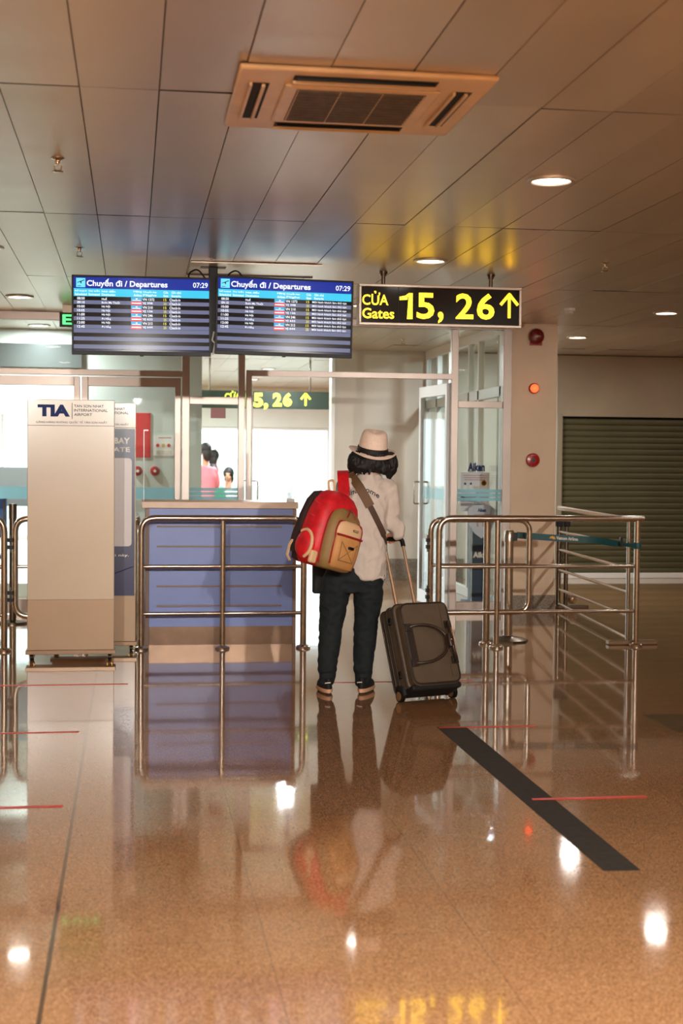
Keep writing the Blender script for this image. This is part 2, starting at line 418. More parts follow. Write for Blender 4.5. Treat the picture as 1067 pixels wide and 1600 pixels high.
# inner corridor wall on the left with a booth opening
ix = P(315, 700, 15).x
b = MB(); b.box((-1.05, 15, 0), (ix, 15.12, CZ), wall_pale); b.box((XL, 15, 1.87), (-1.05, 15.12, CZ), wall_pale)
grey_band = mat('grey_counter_front', (176, 184, 186), .5)
b.box((XL, 14.98, .93), (-1.05, 15.12, 1.33), grey_band); b.box((XL, 14.98, 0), (-1.05, 15.12, .13), wall_pale)
struct(b.build('wall_inner'))
o = struct(MB().box((XL, 15.04, .13), (-1.05, 15.06, .93), glass).build('window_3')); MB().box((XL, 15.04, 1.33), (-1.05, 15.06, 1.87), glass).build('glass_pane', o)
struct(MB().box((XL, 14.94, 2.36), (-.515, 15.0, 2.6), dark_fascia).build('trim_1'))
# corridor end wall and shutter wall
ax = P(522, 700, 16.9).x; sx = P(878, 700, 16.9).x
b = MB(); b.box((ax, 16.9, 0), (4.0, 17.05, CZ), wall_m); struct(b.build('wall_end'))
struct(MB().box((ax-.04, 16.88, 0), (ax, 17.07, CZ), alu_white).build('trim_2'))
struct(MB().box((ax, 16.88, 0), (4.0, 16.9, .25), granite_grey).build('baseboard_end'))
b = MB()
for x0, x1 in ((4.0, 7.2), (7.215, 9.0)): b.box((x0, 16.9, 2.0), (x1, 17.05, CZ-.01), wall_hall)
b.box((4.0, 16.9, 0), (sx-.07, 17.05, 2.0), wall_m); b.box((4.0, 16.895, 2.0), (sx-.07, 16.905, CZ-.01), wall_m); b.box((4.0, 16.93, 2.0), (9, 17.04, CZ), dark_void)
struct(b.build('wall_shutter_side'))
shut_m = mat('olive_shutter_slats', (84, 78, 50), .42, .15, var=.04, vs=3)
t = struct(MB().box((sx, 17.0, 0), (9, 17.04, 2.0), dark_void).build('door_4'))
b = MB()
nsl = 26
for i in range(nsl):
    z0 = .05+i*(1.93/nsl); h = 1.93/nsl
    prof = [(0, 0), (-.004, .006), (-.007, h*.35), (-.007, h*.65), (-.004, h-.008), (0, h-.004), (.01, h-.004), (.01, 0)]
    vs = [(sx, 16.98+p[0], z0+p[1]) for p in prof]+[(9, 16.98+p[0], z0+p[1]) for p in prof]; n = len(prof)
    b.add(vs, [(k, (k+1) % n, (k+1) % n+n, k+n) for k in range(n)]+[tuple(range(n)), tuple(reversed(range(n, 2*n)))], shut_m)
b.build('shutter_slats', t)
MB().box((sx-.02, 16.93, 0.0), (9, 16.99, .065), white_p).build('bottom_bar', t, bevel=.006)
MB().box((sx-.07, 16.88, 0), (sx, 17.02, 2.02), mat('shutter_guide_rail', (150, 138, 116), .4, .3)).build('guide_rail', t, bevel=.004)
# pillar
pl0, pl1 = P(793, 700, 13.25).x+.02, P(868, 750, 13.25).x
struct(MB().box((pl0, 13.25, 0), (pl1, 13.75, CZ), pillar_m).build('wall_pillar', bevel=.004))
struct(MB().box((pl0-.012, 13.235, 0), (pl1+.012, 13.765, .15), granite_grey).build('baseboard_pillar', bevel=.003))

# ------------------------------------------------------------------ glazed partition at Y = 13.25
PY = 13.25
FW = .035
def member(b, x0, x1, z0, z1, y=PY, d=FW, m=None): b.box((x0, y-d, z0), (x1, y+d, z1), m or alu)
TZ0, TZ1 = 2.185, 2.24
b = MB()
member(b, XL, pl0, CZ-.075, CZ); member(b, XL, .455, TZ0, TZ1); member(b, 1.10, 3.0, TZ0+.02, TZ1+.02)
for xa in (-4.62, -2.2, .455): member(b, xa, xa+.07, 0, CZ-.075)
member(b, .975, 1.035, 0, CZ-.075, d=.045)
member(b, 1.05, 1.10, 0, TZ1+.02, d=.03)
member(b, 2.995, 3.06, 0, CZ-.075); member(b, 3.495, pl0, 0, CZ-.075, d=.05)
member(b, .525, .975, 1.937, 2.008); member(b, 3.06, 3.495, 1.94, 2.005)
member(b, .525, .975, 0, .08); member(b, 3.06, 3.495, 0, .09)
struct(b.build('trim_3', bevel=.003))
def pane(n, x0, x1, z0, z1, strip=False, y=PY):
    o = struct(MB().box((x0, y-.005, z0), (x1, y+.005, z1), glass).build('window_%d' % n))
    if strip:
        s = MB()
        for k, (za, zb) in enumerate(((1.055, 1.085), (1.095, 1.125), (1.135, 1.165))): s.box((x0, y-.0075, za), (x1, y-.0055, zb), frost_blue)
        s.build('blue_film_strip', o)
wn = 4
for x0, x1, z0, z1, st in ((-4.55, -2.2, TZ1, CZ-.075, 0), (-2.13, .455, TZ1, CZ-.075, 0), (.525, .975, 2.008, CZ-.075, 0), (.525, .975, .08, 1.937, 1),
                       (1.035, 2.995, TZ1+.02, CZ-.075, 0), (3.06, 3.495, 2.005, CZ-.075, 0), (3.06, 3.495, .09, 1.94, 1)):
    pane(wn, x0, x1, z0, z1, st); wn += 1
def door_leaf(n, wdt, M, handles=True, top=.085, m=alu, hside=1):
    H = 2.175
    f = MB(M); f.box((0, -.022, 0.01), (.055, .022, H), m); f.box((wdt-.055, -.022, 0.01), (wdt, .022, H), m)
    f.box((.055, -.022, H-top), (wdt-.055, .022, H), m); f.box((.055, -.022, 0.01), (wdt-.055, .022, .14), m)
    o = struct(f.build('door_%d' % n, bevel=.003))
    MB(M).box((.055, -.005, .14), (wdt-.055, .005, H-top), glass).build('glass_pane', o)
    MB(M).box((.055, -.0075, 1.055), (wdt-.055, -.0055, 1.165), frost_blue).build('blue_film_strip', o)
    MB(M).box((.055, -.008, .14), (.062, .008, H-top), glass_edge).build('pane_gasket', o)
    if handles:
        h = MB(M); xh = wdt-.03
        for sy in (-1, 1):
            h.tube(fillet([(xh, sy*.02, 1.0), (xh, sy*.075, 1.0), (xh, sy*.075, 1.22), (xh, sy*.02, 1.22)], .02), .009, steel, 10)
        h.build('door_handle', o)
    return o
door_leaf(1, 1.66, Matrix.Translation((-2.13, PY, 0)), False)
door_leaf(2, .90, Matrix.Translation((-.455, PY, 0)), False)
a0 = Vector((2.985, PY+.03, 0)); a1 = P(657, 955, 14.12); ang = math.atan2(a1.y-a0.y, a1.x-a0.x)
door_leaf(3, .90, Matrix.Translation(a0) @ Matrix.Rotation(ang, 4, 'Z'), True, .11, alu_white)
# open leaf on the left side of the passage, seen edge on
door_leaf(5, .90, Matrix.Translation((1.075, PY+.03, 0)) @ Matrix.Rotation(R_(84), 4, 'Z'), True, .11, alu_white)
# side partition running back from the pillar (Y 13.3 -> 16.9) at X 3.5
b = MB(); SX = 3.53
for z0, z1 in ((CZ-.1, CZ), (2.06, 2.16), (0, .1)): b.box((SX-.03, 13.32, z0), (SX+.03, 16.88, z1), alu_white)
for y in (13.32, 14.2, 14.62, 15.6, 16.2, 16.82): b.box((SX-.03, y, .1), (SX+.03, y+.06, CZ-.1), alu_white)
o = struct(b.build('trim_4', bevel=.003))
s = struct(MB().box((SX-.005, 13.38, .1), (SX+.005, 16.82, 2.06), glass).build('window_%d' % wn)); wn += 1
MB().box((SX-.005, 13.38, 2.16), (SX+.005, 16.82, CZ-.1), glass).build('glass_pane', s)

# ------------------------------------------------------------------ downlights
lamp_em = mat('lamp_diffuser', (255, 250, 240), .4, emit=(255, 240, 218), es=6.0)
lamp_em_c = mat('cool_lamp_diffuser', (255, 255, 255), .4, emit=(235, 250, 255), es=6.0)
ring_m = mat('lamp_trim_ring', (200, 185, 168), .3, .5)
def downlight_proto(dm, label, cat='ceiling light'):
    t = thing('downlight', label, cat, (0, 0, 0))
    MB().lathe([(.09, -.004), (.094, -.012), (.112, -.010), (.116, -.002), (.116, .0), (.09, .0)], ring_m, seg=36).build('trim_ring', t)
    MB().lathe([(.001, -.0065), (.088, -.0065), (.09, -.002), (.001, -.002)], dm, seg=36).build('diffuser', t)
    return t
def lightunder(x, y, wts, colr):
    l = bpy.data.lights.new('downlight_glow', 'AREA'); l.shape = 'DISK'; l.size = .17; l.energy = wts; l.color = colr; l.spread = R_(180)
    o = bpy.data.objects.new('downlight_glow', l); COL.objects.link(o); o.location = (0, 0, -.012)
    return o
warm_p = downlight_proto(lamp_em, 'x'); cool_p = downlight_proto(lamp_em_c, 'x')
lab = {(1, 6): 'round lit downlight in bare ceiling, nearest and largest of those in view',
       (1, 9): 'round lit downlight in the ceiling just above the yellow gate sign',
       (2, 12): 'round lit downlight near the right edge, beyond the smoke detector',
       (2, 14): 'small lit downlight beside the pillar top, above the olive shutter',
       (0, 12): 'oval lit downlight left of the departure screens',
       (0, 9): 'downlight cut by the left frame edge, left of the screens',
       (0, 14): 'small lit downlight behind the glazing, left of the green exit sign'}
first = {'w': True, 'c': True}
EXTRA = (4.05, 15.25)
xs = [-0.92, 1.95, 4.65]; k = 0
for xi, x in enumerate((-3.7, -.92, 1.95, 4.65, 7.4, 4.05)):
    for y in ((15.25,) if x == 4.05 else ()) or (6.54, 9.28, 12.03, 14.55, 17.9, 20.6, 23.3):
        inner = (y > 13.3 and x < 3.5) or x == 4.05
        if not inner and (x < -3 or (x > 7 and y < 9)): continue
        behind = y > 17
        if behind and x > 4: continue
        if abs(x-1.95) < .1 and y == 14.55: continue
        key = (xi-1, int(y))
        p = cool_p if inner or behind else warm_p; kk = 'c' if p is cool_p else 'w'
        vis = key in lab
        label = 'corridor downlight right of the open glass door' if x == 4.05 else lab.get(key, 'round corridor downlight beyond the glass partition' if kk == 'c' else 'round hall downlight set in the metal ceiling')
        if first[kk]: r = p; r.location = (x, y, CZ); first[kk] = False
        else: r = dup(p, (x, y, CZ))
        if label.startswith('round corridor'): label = 'downlight beyond the glass, %s, %s' % ({-3.7: 'in the far left line', -.92: 'in the line behind the screens', 1.95: 'in the middle line above the walkway'}[x], {14: 'first from the glass', 17: 'second from the glass', 20: 'third from the glass', 23: 'next to the bright windows'}[int(y)])
        elif label.startswith('round hall'): label = 'hall downlight %s, %s' % ({-.92: 'in the line left of the screens', 1.95: 'in the line of the gate sign', 4.65: 'in the line over the right railing', 7.4: 'in the outermost right line'}[x], {6: 'level with the nearest sprinkler', 9: 'level with the gate sign', 12: 'just before the glass partition', 14: 'near the shutter'}[int(y)])
        r['label'] = label; r['group'] = 'corridor downlights' if kk == 'c' else 'hall downlights'
        pw = LAMP_IN if kk == 'c' else LAMP_W
        if x == 4.05: pw = 40
        elif x == 1.95 and y == 17.9: pw = 40
        elif x == -.92 and y == 14.55: pw = 30
        elif x > 4 and y > 10: pw = {12: 4, 14: 11}[int(y)]
        lo = lightunder(x, y, pw, COOL if kk == 'c' else WARM); lo.parent = r

# ------------------------------------------------------------------ ceiling air conditioner
cream = mat('aged_cream_plastic', (206, 172, 128), .4, var=.05, vs=6)
grille = mat('brown_filter_grille', (92, 74, 52), .55, var=.12, vs=20)
t = thing('air_conditioner', 'square cream four-way air conditioner set in the ceiling with brown intake grille', 'air conditioner', (.80, 5.235, CZ))
x0, x1, y0, y1 = .354, 1.246, 4.81, 5.66
b = MB()
b.box((x0, y0, CZ-.022), (x1, y1, CZ-.002), cream); o = b.build('face_panel', t, bevel=.008)
b = MB(); b.box((x0+.17, y0+.165, CZ-.032), (x1-.17, y1-.165, CZ-.022), cream); b.build('intake_frame', t, bevel=.004)
b = MB(); b.box((x0+.215, y0+.20, CZ-.0345), (x1-.215, y1-.20, CZ-.031), grille)
for i in range(46):
    x = x0+.22+i*(x1-x0-.44)/45; b.box((x-.0015, y0+.203, CZ-.037), (x+.0015, y1-.203, CZ-.034), cream if i % 15 == 0 else grille)
for i in range(12):
    y = y0+.215+i*(y1-y0-.43)/11; b.box((x0+.218, y-.002, CZ-.037), (x1-.218, y+.002, CZ-.0345), grille)
b.build('intake_grille', t)
def slot(ax0, ay0, ax1, ay1, horiz):
    f = MB().box((ax0, ay0, CZ-.024), (ax1, ay1, CZ-.021), black_matte).build('air_outlet', t)
    v = MB()
    if horiz: v.box((ax0+.01, (ay0+ay1)/2-.016, CZ-.032), (ax1-.01, (ay0+ay1)/2-.012, CZ-.024), black); v.box((ax0, ay1, CZ-.034), (ax1, ay1+.012, CZ-.023), cream)
    else: v.box(((ax0+ax1)/2+.004, ay0+.01, CZ-.034), ((ax0+ax1)/2+.016, ay1-.01, CZ-.024), cream); v.box((ax0-.01, ay0, CZ-.034), (ax0, ay1, CZ-.023), cream)
    v.build('louver', f)
slot(x0+.19, y0+.055, x1-.20, y0+.115, True); slot(x0+.19, y1-.115, x1-.20, y1-.055, True)
slot(x0+.055, y0+.17, x0+.115, y1-.17, False); slot(x1-.115, y0+.17, x1-.055, y1-.17, False)

# access hatch edge above the screens
hx0, hx1 = P(293, 428, 10.2).x, P(487, 430, 10.2).x
t = thing('ceiling_hatch', 'loose ceiling hatch panel with dark edge above the departure screens', 'hatch', (.8, 9.95, CZ))
MB().box((hx0, 9.62, CZ-.012), (hx1, 10.22, CZ-.004), cm).build('hatch_panel', t)
b = MB(); b.box((hx0-.006, 10.2, CZ-.02), (hx1+.006, 10.222, CZ-.003), mat('bronze_edge', (86, 66, 46), .5, .3)); b.build('hatch_edge', t)

# sprinklers, smoke detector
chrome = mat('chrome', (205, 195, 180), .15, 1.0)
sp = thing('sprinkler', 'chrome ceiling sprinkler nearer the camera, left of the air conditioner', 'sprinkler', (-.33, 6.48, CZ))
MB(Matrix.Translation((-.33, 6.48, CZ))).lathe([(.03, 0), (.03, -.004), (.012, -.012), (.009, -.02), (.009, -.03)], chrome, seg=20).build('escutcheon', sp)
b = MB(Matrix.Translation((-.33, 6.48, CZ)))
for s in (-1, 1): b.tube(fillet([(0, 0, -.028), (s*.017, 0, -.032), (s*.014, 0, -.052), (0, 0, -.058)], .006), .0025, chrome, 8)
b.build('frame_arm', sp)
MB(Matrix.Translation((-.33, 6.48, CZ))).lathe([(.024, -.058), (.026, -.060), (.024, -.062), (.004, -.064)], chrome, seg=18).build('deflector', sp)
for loc, l in (((-.332, 9.16, CZ), 'chrome ceiling sprinkler above the left departure screen'), ((3.10, 9.13, CZ), 'chrome ceiling sprinkler right of the yellow gate sign'),
               ((2.9, 15.2, CZ), 'small sprinkler on the corridor ceiling behind the glazing'), ((-.62, 5.82, CZ), 'sprinkler cut by the left edge of the frame, near the camera')):
    dup(sp, loc, l)['group'] = 'ceiling sprinklers'
sp['group'] = 'ceiling sprinklers'
t = thing('smoke_detector', 'white round smoke detector on the ceiling above the pillar', 'smoke detector', (3.727, 11.9, CZ))
MB(Matrix.Translation((3.727, 11.9, CZ))).lathe([(.05, 0), (.05, -.012), (.047, -.02), (.036, -.024)], white_p).build('detector_base', t)
MB(Matrix.Translation((3.727, 11.9, CZ))).lathe([(.034, -.024), (.032, -.045), (.02, -.052), (.001, -.053)], mat('detector_head', (205, 195, 180), .4)).build('detector_head', t)

# ------------------------------------------------------------------ gate sign
SG = 9.86
sign_face = mat('sign_black_face', (16, 13, 11), .14, spec=.35)
yel = mat('lit_yellow_lettering', (236, 222, 30), .4, emit=(255, 200, 30), es=2.5)
wht_l = mat('lit_white_lettering', (245, 240, 225), .4, emit=(255, 240, 200), es=.9)
grn_l = mat('lit_green_lettering', (90, 240, 140), .4, emit=(80, 235, 130), es=1.0)
sign_alu = mat('sign_frame', (205, 190, 176), .35, .4)
a, d = P(562, 444, SG), P(815, 513, SG)
t = thing('gate_sign', 'black hanging sign with yellow lettering CỬA Gates 15, 26 and an up arrow', 'sign', ((a.x+d.x)/2, SG, a.z))
X0, X1, Z1, Z0 = 1.566, 2.737, 2.664, 2.378
b = MB(); fr = .018
for q in (((X0, Z0), (X1, Z0+fr)), ((X0, Z1-fr), (X1, Z1)), ((X0, Z0+fr), (X0+fr, Z1-fr)), ((X1-fr, Z0+fr), (X1, Z1-fr))):
    b.box((q[0][0], SG, q[0][1]), (q[1][0], SG+.12, q[1][1]), sign_alu)
b.build('sign_frame', t, bevel=.003)
def sp_(px, py): v = P(px, py, SG); return v.x, v.z
b = MB(); b.box((X0+fr, SG+.006, Z0+fr), (X1-fr, SG+.11, Z1-fr), sign_face)
yy = SG+.004
def stext(body, px0, py0, px1, py1, m, off):
    q0 = sp_(px0, py1); q1 = sp_(px1, py0); b.text(body, q0[0], q0[1], q1[0], q1[1], yy, m, off)
stext('CỬA', 566, 455, 607, 476, yel, .012); stext('Gates', 566, 482, 616, 497, yel, .014)
def digit1(b, x0, z0, x1, z1, y, m):
    w_, h_ = x1-x0, z1-z0
    b.add([(x1-.42*w_, y, z0), (x1, y, z0), (x1, y, z1), (x1-.3*w_, y, z1)], [(0, 1, 2, 3)], m)
    b.add([(x0, y, z1-.28*h_), (x1-.42*w_, y, z1-.26*h_), (x1-.3*w_, y, z1), (x0+.45*w_, y, z1-.10*h_), (x0, y, z1-.15*h_)], [(0, 1, 2, 3, 4)], m)
q0 = sp_(624, 498); q1 = sp_(645, 458); digit1(b, q0[0], q0[1], q1[0], q1[1], yy, yel)
stext('5', 651, 458, 679, 498, yel, .02); stext(',', 684, 487, 693, 505, yel, .02)
stext('2', 712, 459, 740, 498, yel, .02); stext('6', 745, 459, 773, 499, yel, .02)
cx, ct = sp_(796, 460); _, cb = sp_(796, 497)
for p0, p1 in (((cx, ct), (cx, cb)), ((cx, ct), (cx-.063, ct-.075)), ((cx, ct), (cx+.063, ct-.075))):
    dx, dz = p1[0]-p0[0], p1[1]-p0[1]; L_ = math.hypot(dx, dz); nx, nz = -dz/L_*.0105, dx/L_*.0105
    b.add([(p0[0]+nx, yy, p0[1]+nz), (p0[0]-nx, yy, p0[1]-nz), (p1[0]-nx, yy, p1[1]-nz), (p1[0]+nx, yy, p1[1]+nz)], [(0, 1, 2, 3)], yel)
b.add([(cx-.02, yy, ct-.012), (cx+.02, yy, ct-.012), (cx, yy, ct+.012)], [(0, 1, 2)], yel)
b.build('sign_face', t)
b = MB(); b.box((1.846, SG+.001, Z0+fr), (1.849, SG+.005, Z1-fr), black); b.build('panel_seam', t)
for x in (1.745, 2.521):
    q = MB(); q.tube([(x, SG+.05, Z1), (x, SG+.05, CZ)], .014, steel_dark, 14); q.lathe([(.02, CZ-.03), (.02, CZ-.02), (.03, CZ-.008), (.03, CZ)], steel_dark, (x, SG+.05, 0)); q.build('hanger_post', t)

# ------------------------------------------------------------------ departure screens
def em(name, c, s): return mat(name, [k*.45 for k in c], .1, emit=c, es=s*.85, spec=.3)
tv_blue = em('screen_blue', (22, 48, 150), .9); tv_cyan = em('screen_cyan', (60, 190, 225), 1.0); tv_white = em('screen_white', (240, 245, 255), 1.1)
tv_black = em('screen_black', (6, 8, 16), .4); tv_grey = em('screen_grey', (112, 118, 150), .75); tv_icon = em('screen_icon_blue', (110, 215, 235), 1.0)
tv_red = em('screen_red', (235, 60, 70), 1.0); tv_ltb = em('screen_light_blue', (70, 170, 215), .9); tv_yel = em('screen_yellow', (225, 215, 70), 1.0); tv_navy = em('screen_navy', (15, 30, 80), .6)
def screen(c0, wd, ht, roll, yaw, status, label):
    M = Matrix.Translation(c0) @ Matrix.Rotation(yaw, 4, 'Z') @ Matrix.Rotation(roll, 4, 'Y')
    t = thing('departure_screen', label, 'screen', c0, 'departure screens')
    b = MB(M); h, w_ = ht/2, wd/2
    b.box((-w_, .004, -h), (w_, .045, h), black); b.box((-w_*.7, .045, -h*.7), (w_*.7, .085, h*.6), black_matte)
    b.build('casing', t, bevel=.003)
    b = MB(M)
    for q in (((-w_, -h), (w_, -h+.024)), ((-w_, h-.013), (w_, h)), ((-w_, -h+.024), (-w_+.013, h-.013)), ((w_-.013, -h+.024), (w_, h-.013))):
        b.box((q[0][0], -.006, q[0][1]), (q[1][0], .004, q[1][1]), black)
    b.box((-.012, -.008, -h-.008), (.012, .01, -h+.003), black); b.build('bezel', t, bevel=.0015)
    b = MB(M)
    sx0, sx1, sz0, sz1 = -w_+.013, w_-.013, -h+.024, h-.013; W, H = sx1-sx0, sz1-sz0
    def X(u): return sx0+u*W
    def Z(v): return sz1-v*H        # v measured from the top
    b.quad(sx0, sz0, sx1, sz1, 0, tv_black)
    b.quad(sx0, Z(.155), sx1, sz1, -.0006, tv_blue); b.quad(sx0, Z(.26), sx1, Z(.155), -.0006, tv_cyan)
    for r in range(9):
        v0 = .26+.055*(2*r+1) if r < 4 else .70+.107*(r-4)
        if r < 4: b.quad(sx0, Z(v0+.052), sx1, Z(v0), -.0006, tv_grey)
        elif r < 7: b.quad(sx0, Z(v0+.054), sx1, Z(v0), -.0006, tv_grey)
    b.quad(sx0, sz0, sx1, Z(.985), -.0006, tv_navy)
    b.quad(X(.018), Z(.14), X(.085), Z(.015), -.0012, tv_icon)
    ix_, iz = X(.052), Z(.075)
    b.add([(ix_-.024, -.0018, iz-.004), (ix_+.024, -.0018, iz+.014), (ix_+.022, -.0018, iz+.019), (ix_-.022, -.0018, iz+.001)], [(0, 1, 2, 3)], tv_navy)
    b.add([(ix_-.006, -.0018, iz+.003), (ix_+.001, -.0018, iz-.008), (ix_+.005, -.0018, iz-.006), (ix_+.004, -.0018, iz+.008)], [(0, 1, 2, 3)], tv_navy)
    b.quad(ix_-.022, iz-.025, ix_+.002, iz-.022, -.0018, tv_navy)
    b.text('Chuyến đi / Departures', X(.095), Z(.145), X(.69), Z(.018), -.0014, tv_white, .022)
    b.text('07:29', X(.88), Z(.115), X(.99), Z(.045), -.0014, tv_white, .01)
    for v, ss in ((.165, ('Kế hoạch', 'Dự kiến', 'Nơi đến', 'Hãng', 'Chuyến bay', 'Cửa', 'Ghi chú')), (.212, ('Scheduled', 'Estimated', 'Destination', 'Airlines', 'Flight', 'Gate', 'Remarks'))):
        for u, wd_, s in zip((.01, .11, .205, .44, .51, .66, .72), (.085, .08, .10, .06, .10, .035, .07), ss):
            b.text(s, X(u), Z(v+.038), X(u+wd_), Z(v+.006), -.0012, tv_white, .01)
    rows = (('08:50', 'Huế', 'VN 1372', '15'), ('09:10', 'Buôn Ma Thuột', 'VJ 398', '25'), ('10:00', 'Hà Nội', 'VN 210', '15'), ('10:05', 'Hà Nội', 'VJ 126', '25'),
            ('11:00', 'Hà Nội', 'VN 246', '15'), ('11:25', 'Đà Nẵng', 'VJ 622', '25'), ('12:00', 'Hà Nội', 'VN 212', '15'), ('12:45', 'Đà Nẵng', 'VJ 644', '25'))
    for r, (tm, ds, fl, gt) in enumerate(rows):
        v = .262+.0545*r
        b.text(tm, X(.025), Z(v+.044), X(.08), Z(v+.010), -.0012, tv_white, .012)
        b.text(ds, X(.205), Z(v+.046), None, Z(v+.008), -.0012, tv_white, .012)
        b.quad(X(.42), Z(v+.053), X(.50), Z(v+.001), -.0010, tv_ltb if r % 2 == 0 else tv_red)
        if r % 2: b.quad(X(.425), Z(v+.034), X(.495), Z(v+.018), -.0014, tv_white)
        else: b.quad(X(.455), Z(v+.028), X(.468), Z(v+.015), -.0014, tv_white); b.quad(X(.43), Z(v+.045), X(.49), Z(v+.038), -.0014, tv_white)
        b.text(fl, X(.505), Z(v+.044), X(.505+.0125*len(fl)), Z(v+.010), -.0012, tv_white, .012)
        b.text(gt, X(.66), Z(v+.044), X(.682), Z(v+.010), -.0012, tv_yel, .012)
        b.text(status, X(.705), Z(v+.046), X(.785 if len(status) < 10 else .965), Z(v+.008), -.0012, tv_white, .01)
    b.build('screen', t)
    return t
screen(Vector((.063, 9.72, 2.389)), .929, .53, R_(-.25), 0, 'Check-in', 'left departure screen, listing flights with Check-in status')
screen(Vector((1.030, 9.72, 2.402)), .941, .53, R_(.9), R_(0), 'Mời hành khách làm thủ tục', 'right departure screen, hanging between its twin and the gate sign')
t = thing('screen_hanger', 'black ceiling pole between the two departure screens', 'ceiling pole', (.547, 9.84, CZ))
MB().box((.517, 9.82, 2.16), (.577, 9.88, CZ-.005), black).build('pole', t, bevel=.003)
MB().box((.46, 9.80, CZ-.014), (.635, 9.90, CZ-.003), black).build('ceiling_plate', t, bevel=.002)
MB().box((.10, 9.815, 2.36), (1.0, 9.86, 2.42), black).build('crossbar', t)
for x in (.38, .65): b = MB(); b.tube(fillet([(x, 9.84, 2.58), (x, 9.84, 2.70), (x+.06, 9.85, 2.735), (x+.12, 9.85, 2.66), (x+.12, 9.85, 2.6)], .04), .006, black, 8); b.build('cable', t)
b = MB(); b.tube(fillet([(.553, 9.80, 2.30), (.54, 9.79, 2.24), (.56, 9.79, 2.22), (.545, 9.79, 2.14)], .01), .006, white_p, 8); b.build('cable', t)

# exit sign on the partition head
t = thing('exit_sign', 'green lit exit sign partly hidden behind the left departure screen', 'exit sign', (-.4, 12.6, CZ))
MB().box((-.625, 12.6, 2.565), (-.22, 12.64, 2.69), black).build('sign_box', t, bevel=.003)
MB().text('EXIT', -.60, 2.585, -.25, 2.672, 12.598, grn_l, .03).build('lettering', t)
b = MB(); b.box((-.6, 12.605, 2.69), (-.24, 12.635, CZ-.001), steel_dark); b.build('bracket', t)

# corridor gate sign (far)
SY = 18.7
t = thing('gate_sign', 'dark green corridor gate sign 15, 26 hanging beyond the glass partition', 'sign', (1.75, SY, 2.34))
q0, q1 = P(316, 610, SY), P(514, 640, SY)
MB().box((q0.x-.25, SY, q1.z), (q1.x, SY+.08, q0.z+.005), mat('dark_green_sign', (40, 56, 46), .4)).build('sign_box', t, bevel=.003)
b = MB(); yy = SY-.002
yel2 = mat('lit_lime_lettering', (225, 235, 70), .4, emit=(232, 236, 60), es=1.3)
for s, px0, py0, px1, py1, of in (('CỬA', 351, 611, 376, 625, .03), ('1', 384, 614, 392, 636, .04), ('5', 396, 614, 411, 636, .05), (',', 412, 630, 419, 640, .05), ('2', 426, 614, 440, 635, .05), ('6', 442, 614, 456, 635, .05)):
    u0, u1 = P(px0, py1, SY), P(px1, py0, SY); b.text(s, u0.x, u0.z, u1.x, u1.z, yy, yel2, of)
cx, ct, cb = P(477.5, 615, SY).x, P(477, 615, SY).z, P(477, 634, SY).z
for p0, p1 in (((cx, ct), (cx, cb)), ((cx, ct), (cx-.062, ct-.075)), ((cx, ct), (cx+.062, ct-.075))):
    dx, dz = p1[0]-p0[0], p1[1]-p0[1]; L_ = math.hypot(dx, dz); nx, nz = -dz/L_*.013, dx/L_*.013
    b.add([(p0[0]+nx, yy, p0[1]+nz), (p0[0]-nx, yy, p0[1]-nz), (p1[0]-nx, yy, p1[1]-nz), (p1[0]+nx, yy, p1[1]+nz)], [(0, 1, 2, 3)], yel2)
b.build('lettering', t)
for x in (q0.x+.1, q1.x-.25):
    MB().tube([(x, SY+.04, q0.z), (x, SY+.04, CZ)], .012, steel_dark).build('hanger_post', t)

# ------------------------------------------------------------------ alarm devices on the pillar, posters on the inner wall
t = thing('alarm_bell', 'dark red round alarm bell high on the pillar', 'alarm bell', (3.82, 13.25, 2.63))
Q = Matrix.Rotation(R_(90), 3, 'X')
c0 = P(837, 526, 13.25)
MB().lathe([(.03, -.0), (.03, .02), (.074, .02), (.076, .03), (.07, .045), (.045, .058), (.001, .062)], mat('bell_red', (112, 14, 16), .25, coat=.5), c0, 36, Q).build('gong', t)
MB().lathe([(.015, .06), (.015, .066), (.008, .07), (.001, .071)], chrome, c0+Vector((.002, 0, 0)), 16, Q).build('bolt', t)
MB().box((c0.x-.06, 13.235, c0.z-.085), (c0.x+.06, 13.25, c0.z-.045), red_p).build('back_box', t)
c0 = P(834, 607, 13.25)
t = thing('indicator_lamp', 'glowing orange-red indicator lamp at mid height on the pillar', 'indicator lamp', c0)
MB().lathe([(.052, 0), (.052, .012), (.044, .022), (.04, .022)], red_p, c0, 30, Q).build('lamp_base', t)
MB().lathe([(.04, .018), (.038, .035), (.024, .048), (.001, .052)], mat('lit_red_lens', (250, 90, 50), .3, emit=(255, 74, 36), es=2.6), c0, 26, Q).build('lens', t)
c0 = P(832, 719, 13.25)
t = thing('fire_call_point', 'round red fire call point low on the pillar below the glowing lamp', 'fire call point', c0)
MB().lathe([(.068, 0), (.068, .015), (.06, .03), (.03, .036), (.028, .03), (.001, .03)], red_p, c0, 36, Q).build('housing', t)
MB().lathe([(.02, .03), (.02, .04), (.001, .041)], mat('dark_red_button', (60, 8, 10), .4), c0, 20, Q).build('button', t)
b = MB(); b.text('FIRE', c0.x-.022, c0.z+.035, c0.x+.022, c0.z+.047, c0.y-.033, white_p, .02); b.build('lettering', t)
IY = 15
a, d = P(200, 645, IY), P(235, 715, IY)
o = MB().box((a.x, IY-.012, d.z), (d.x, IY-.001, a.z), mat('red_poster', (214, 40, 36), .45, var=.04, vs=20)).build('wall_poster')
tag(o, 'tall plain red poster on the corridor wall, seen through the glass door', 'poster')
a, d = P(240, 680, IY), P(272, 712, IY)
t = thing('wall_notice', 'white notice with small red and yellow pictures beside the red poster', 'notice', ((a.x+d.x)/2, IY, d.z))
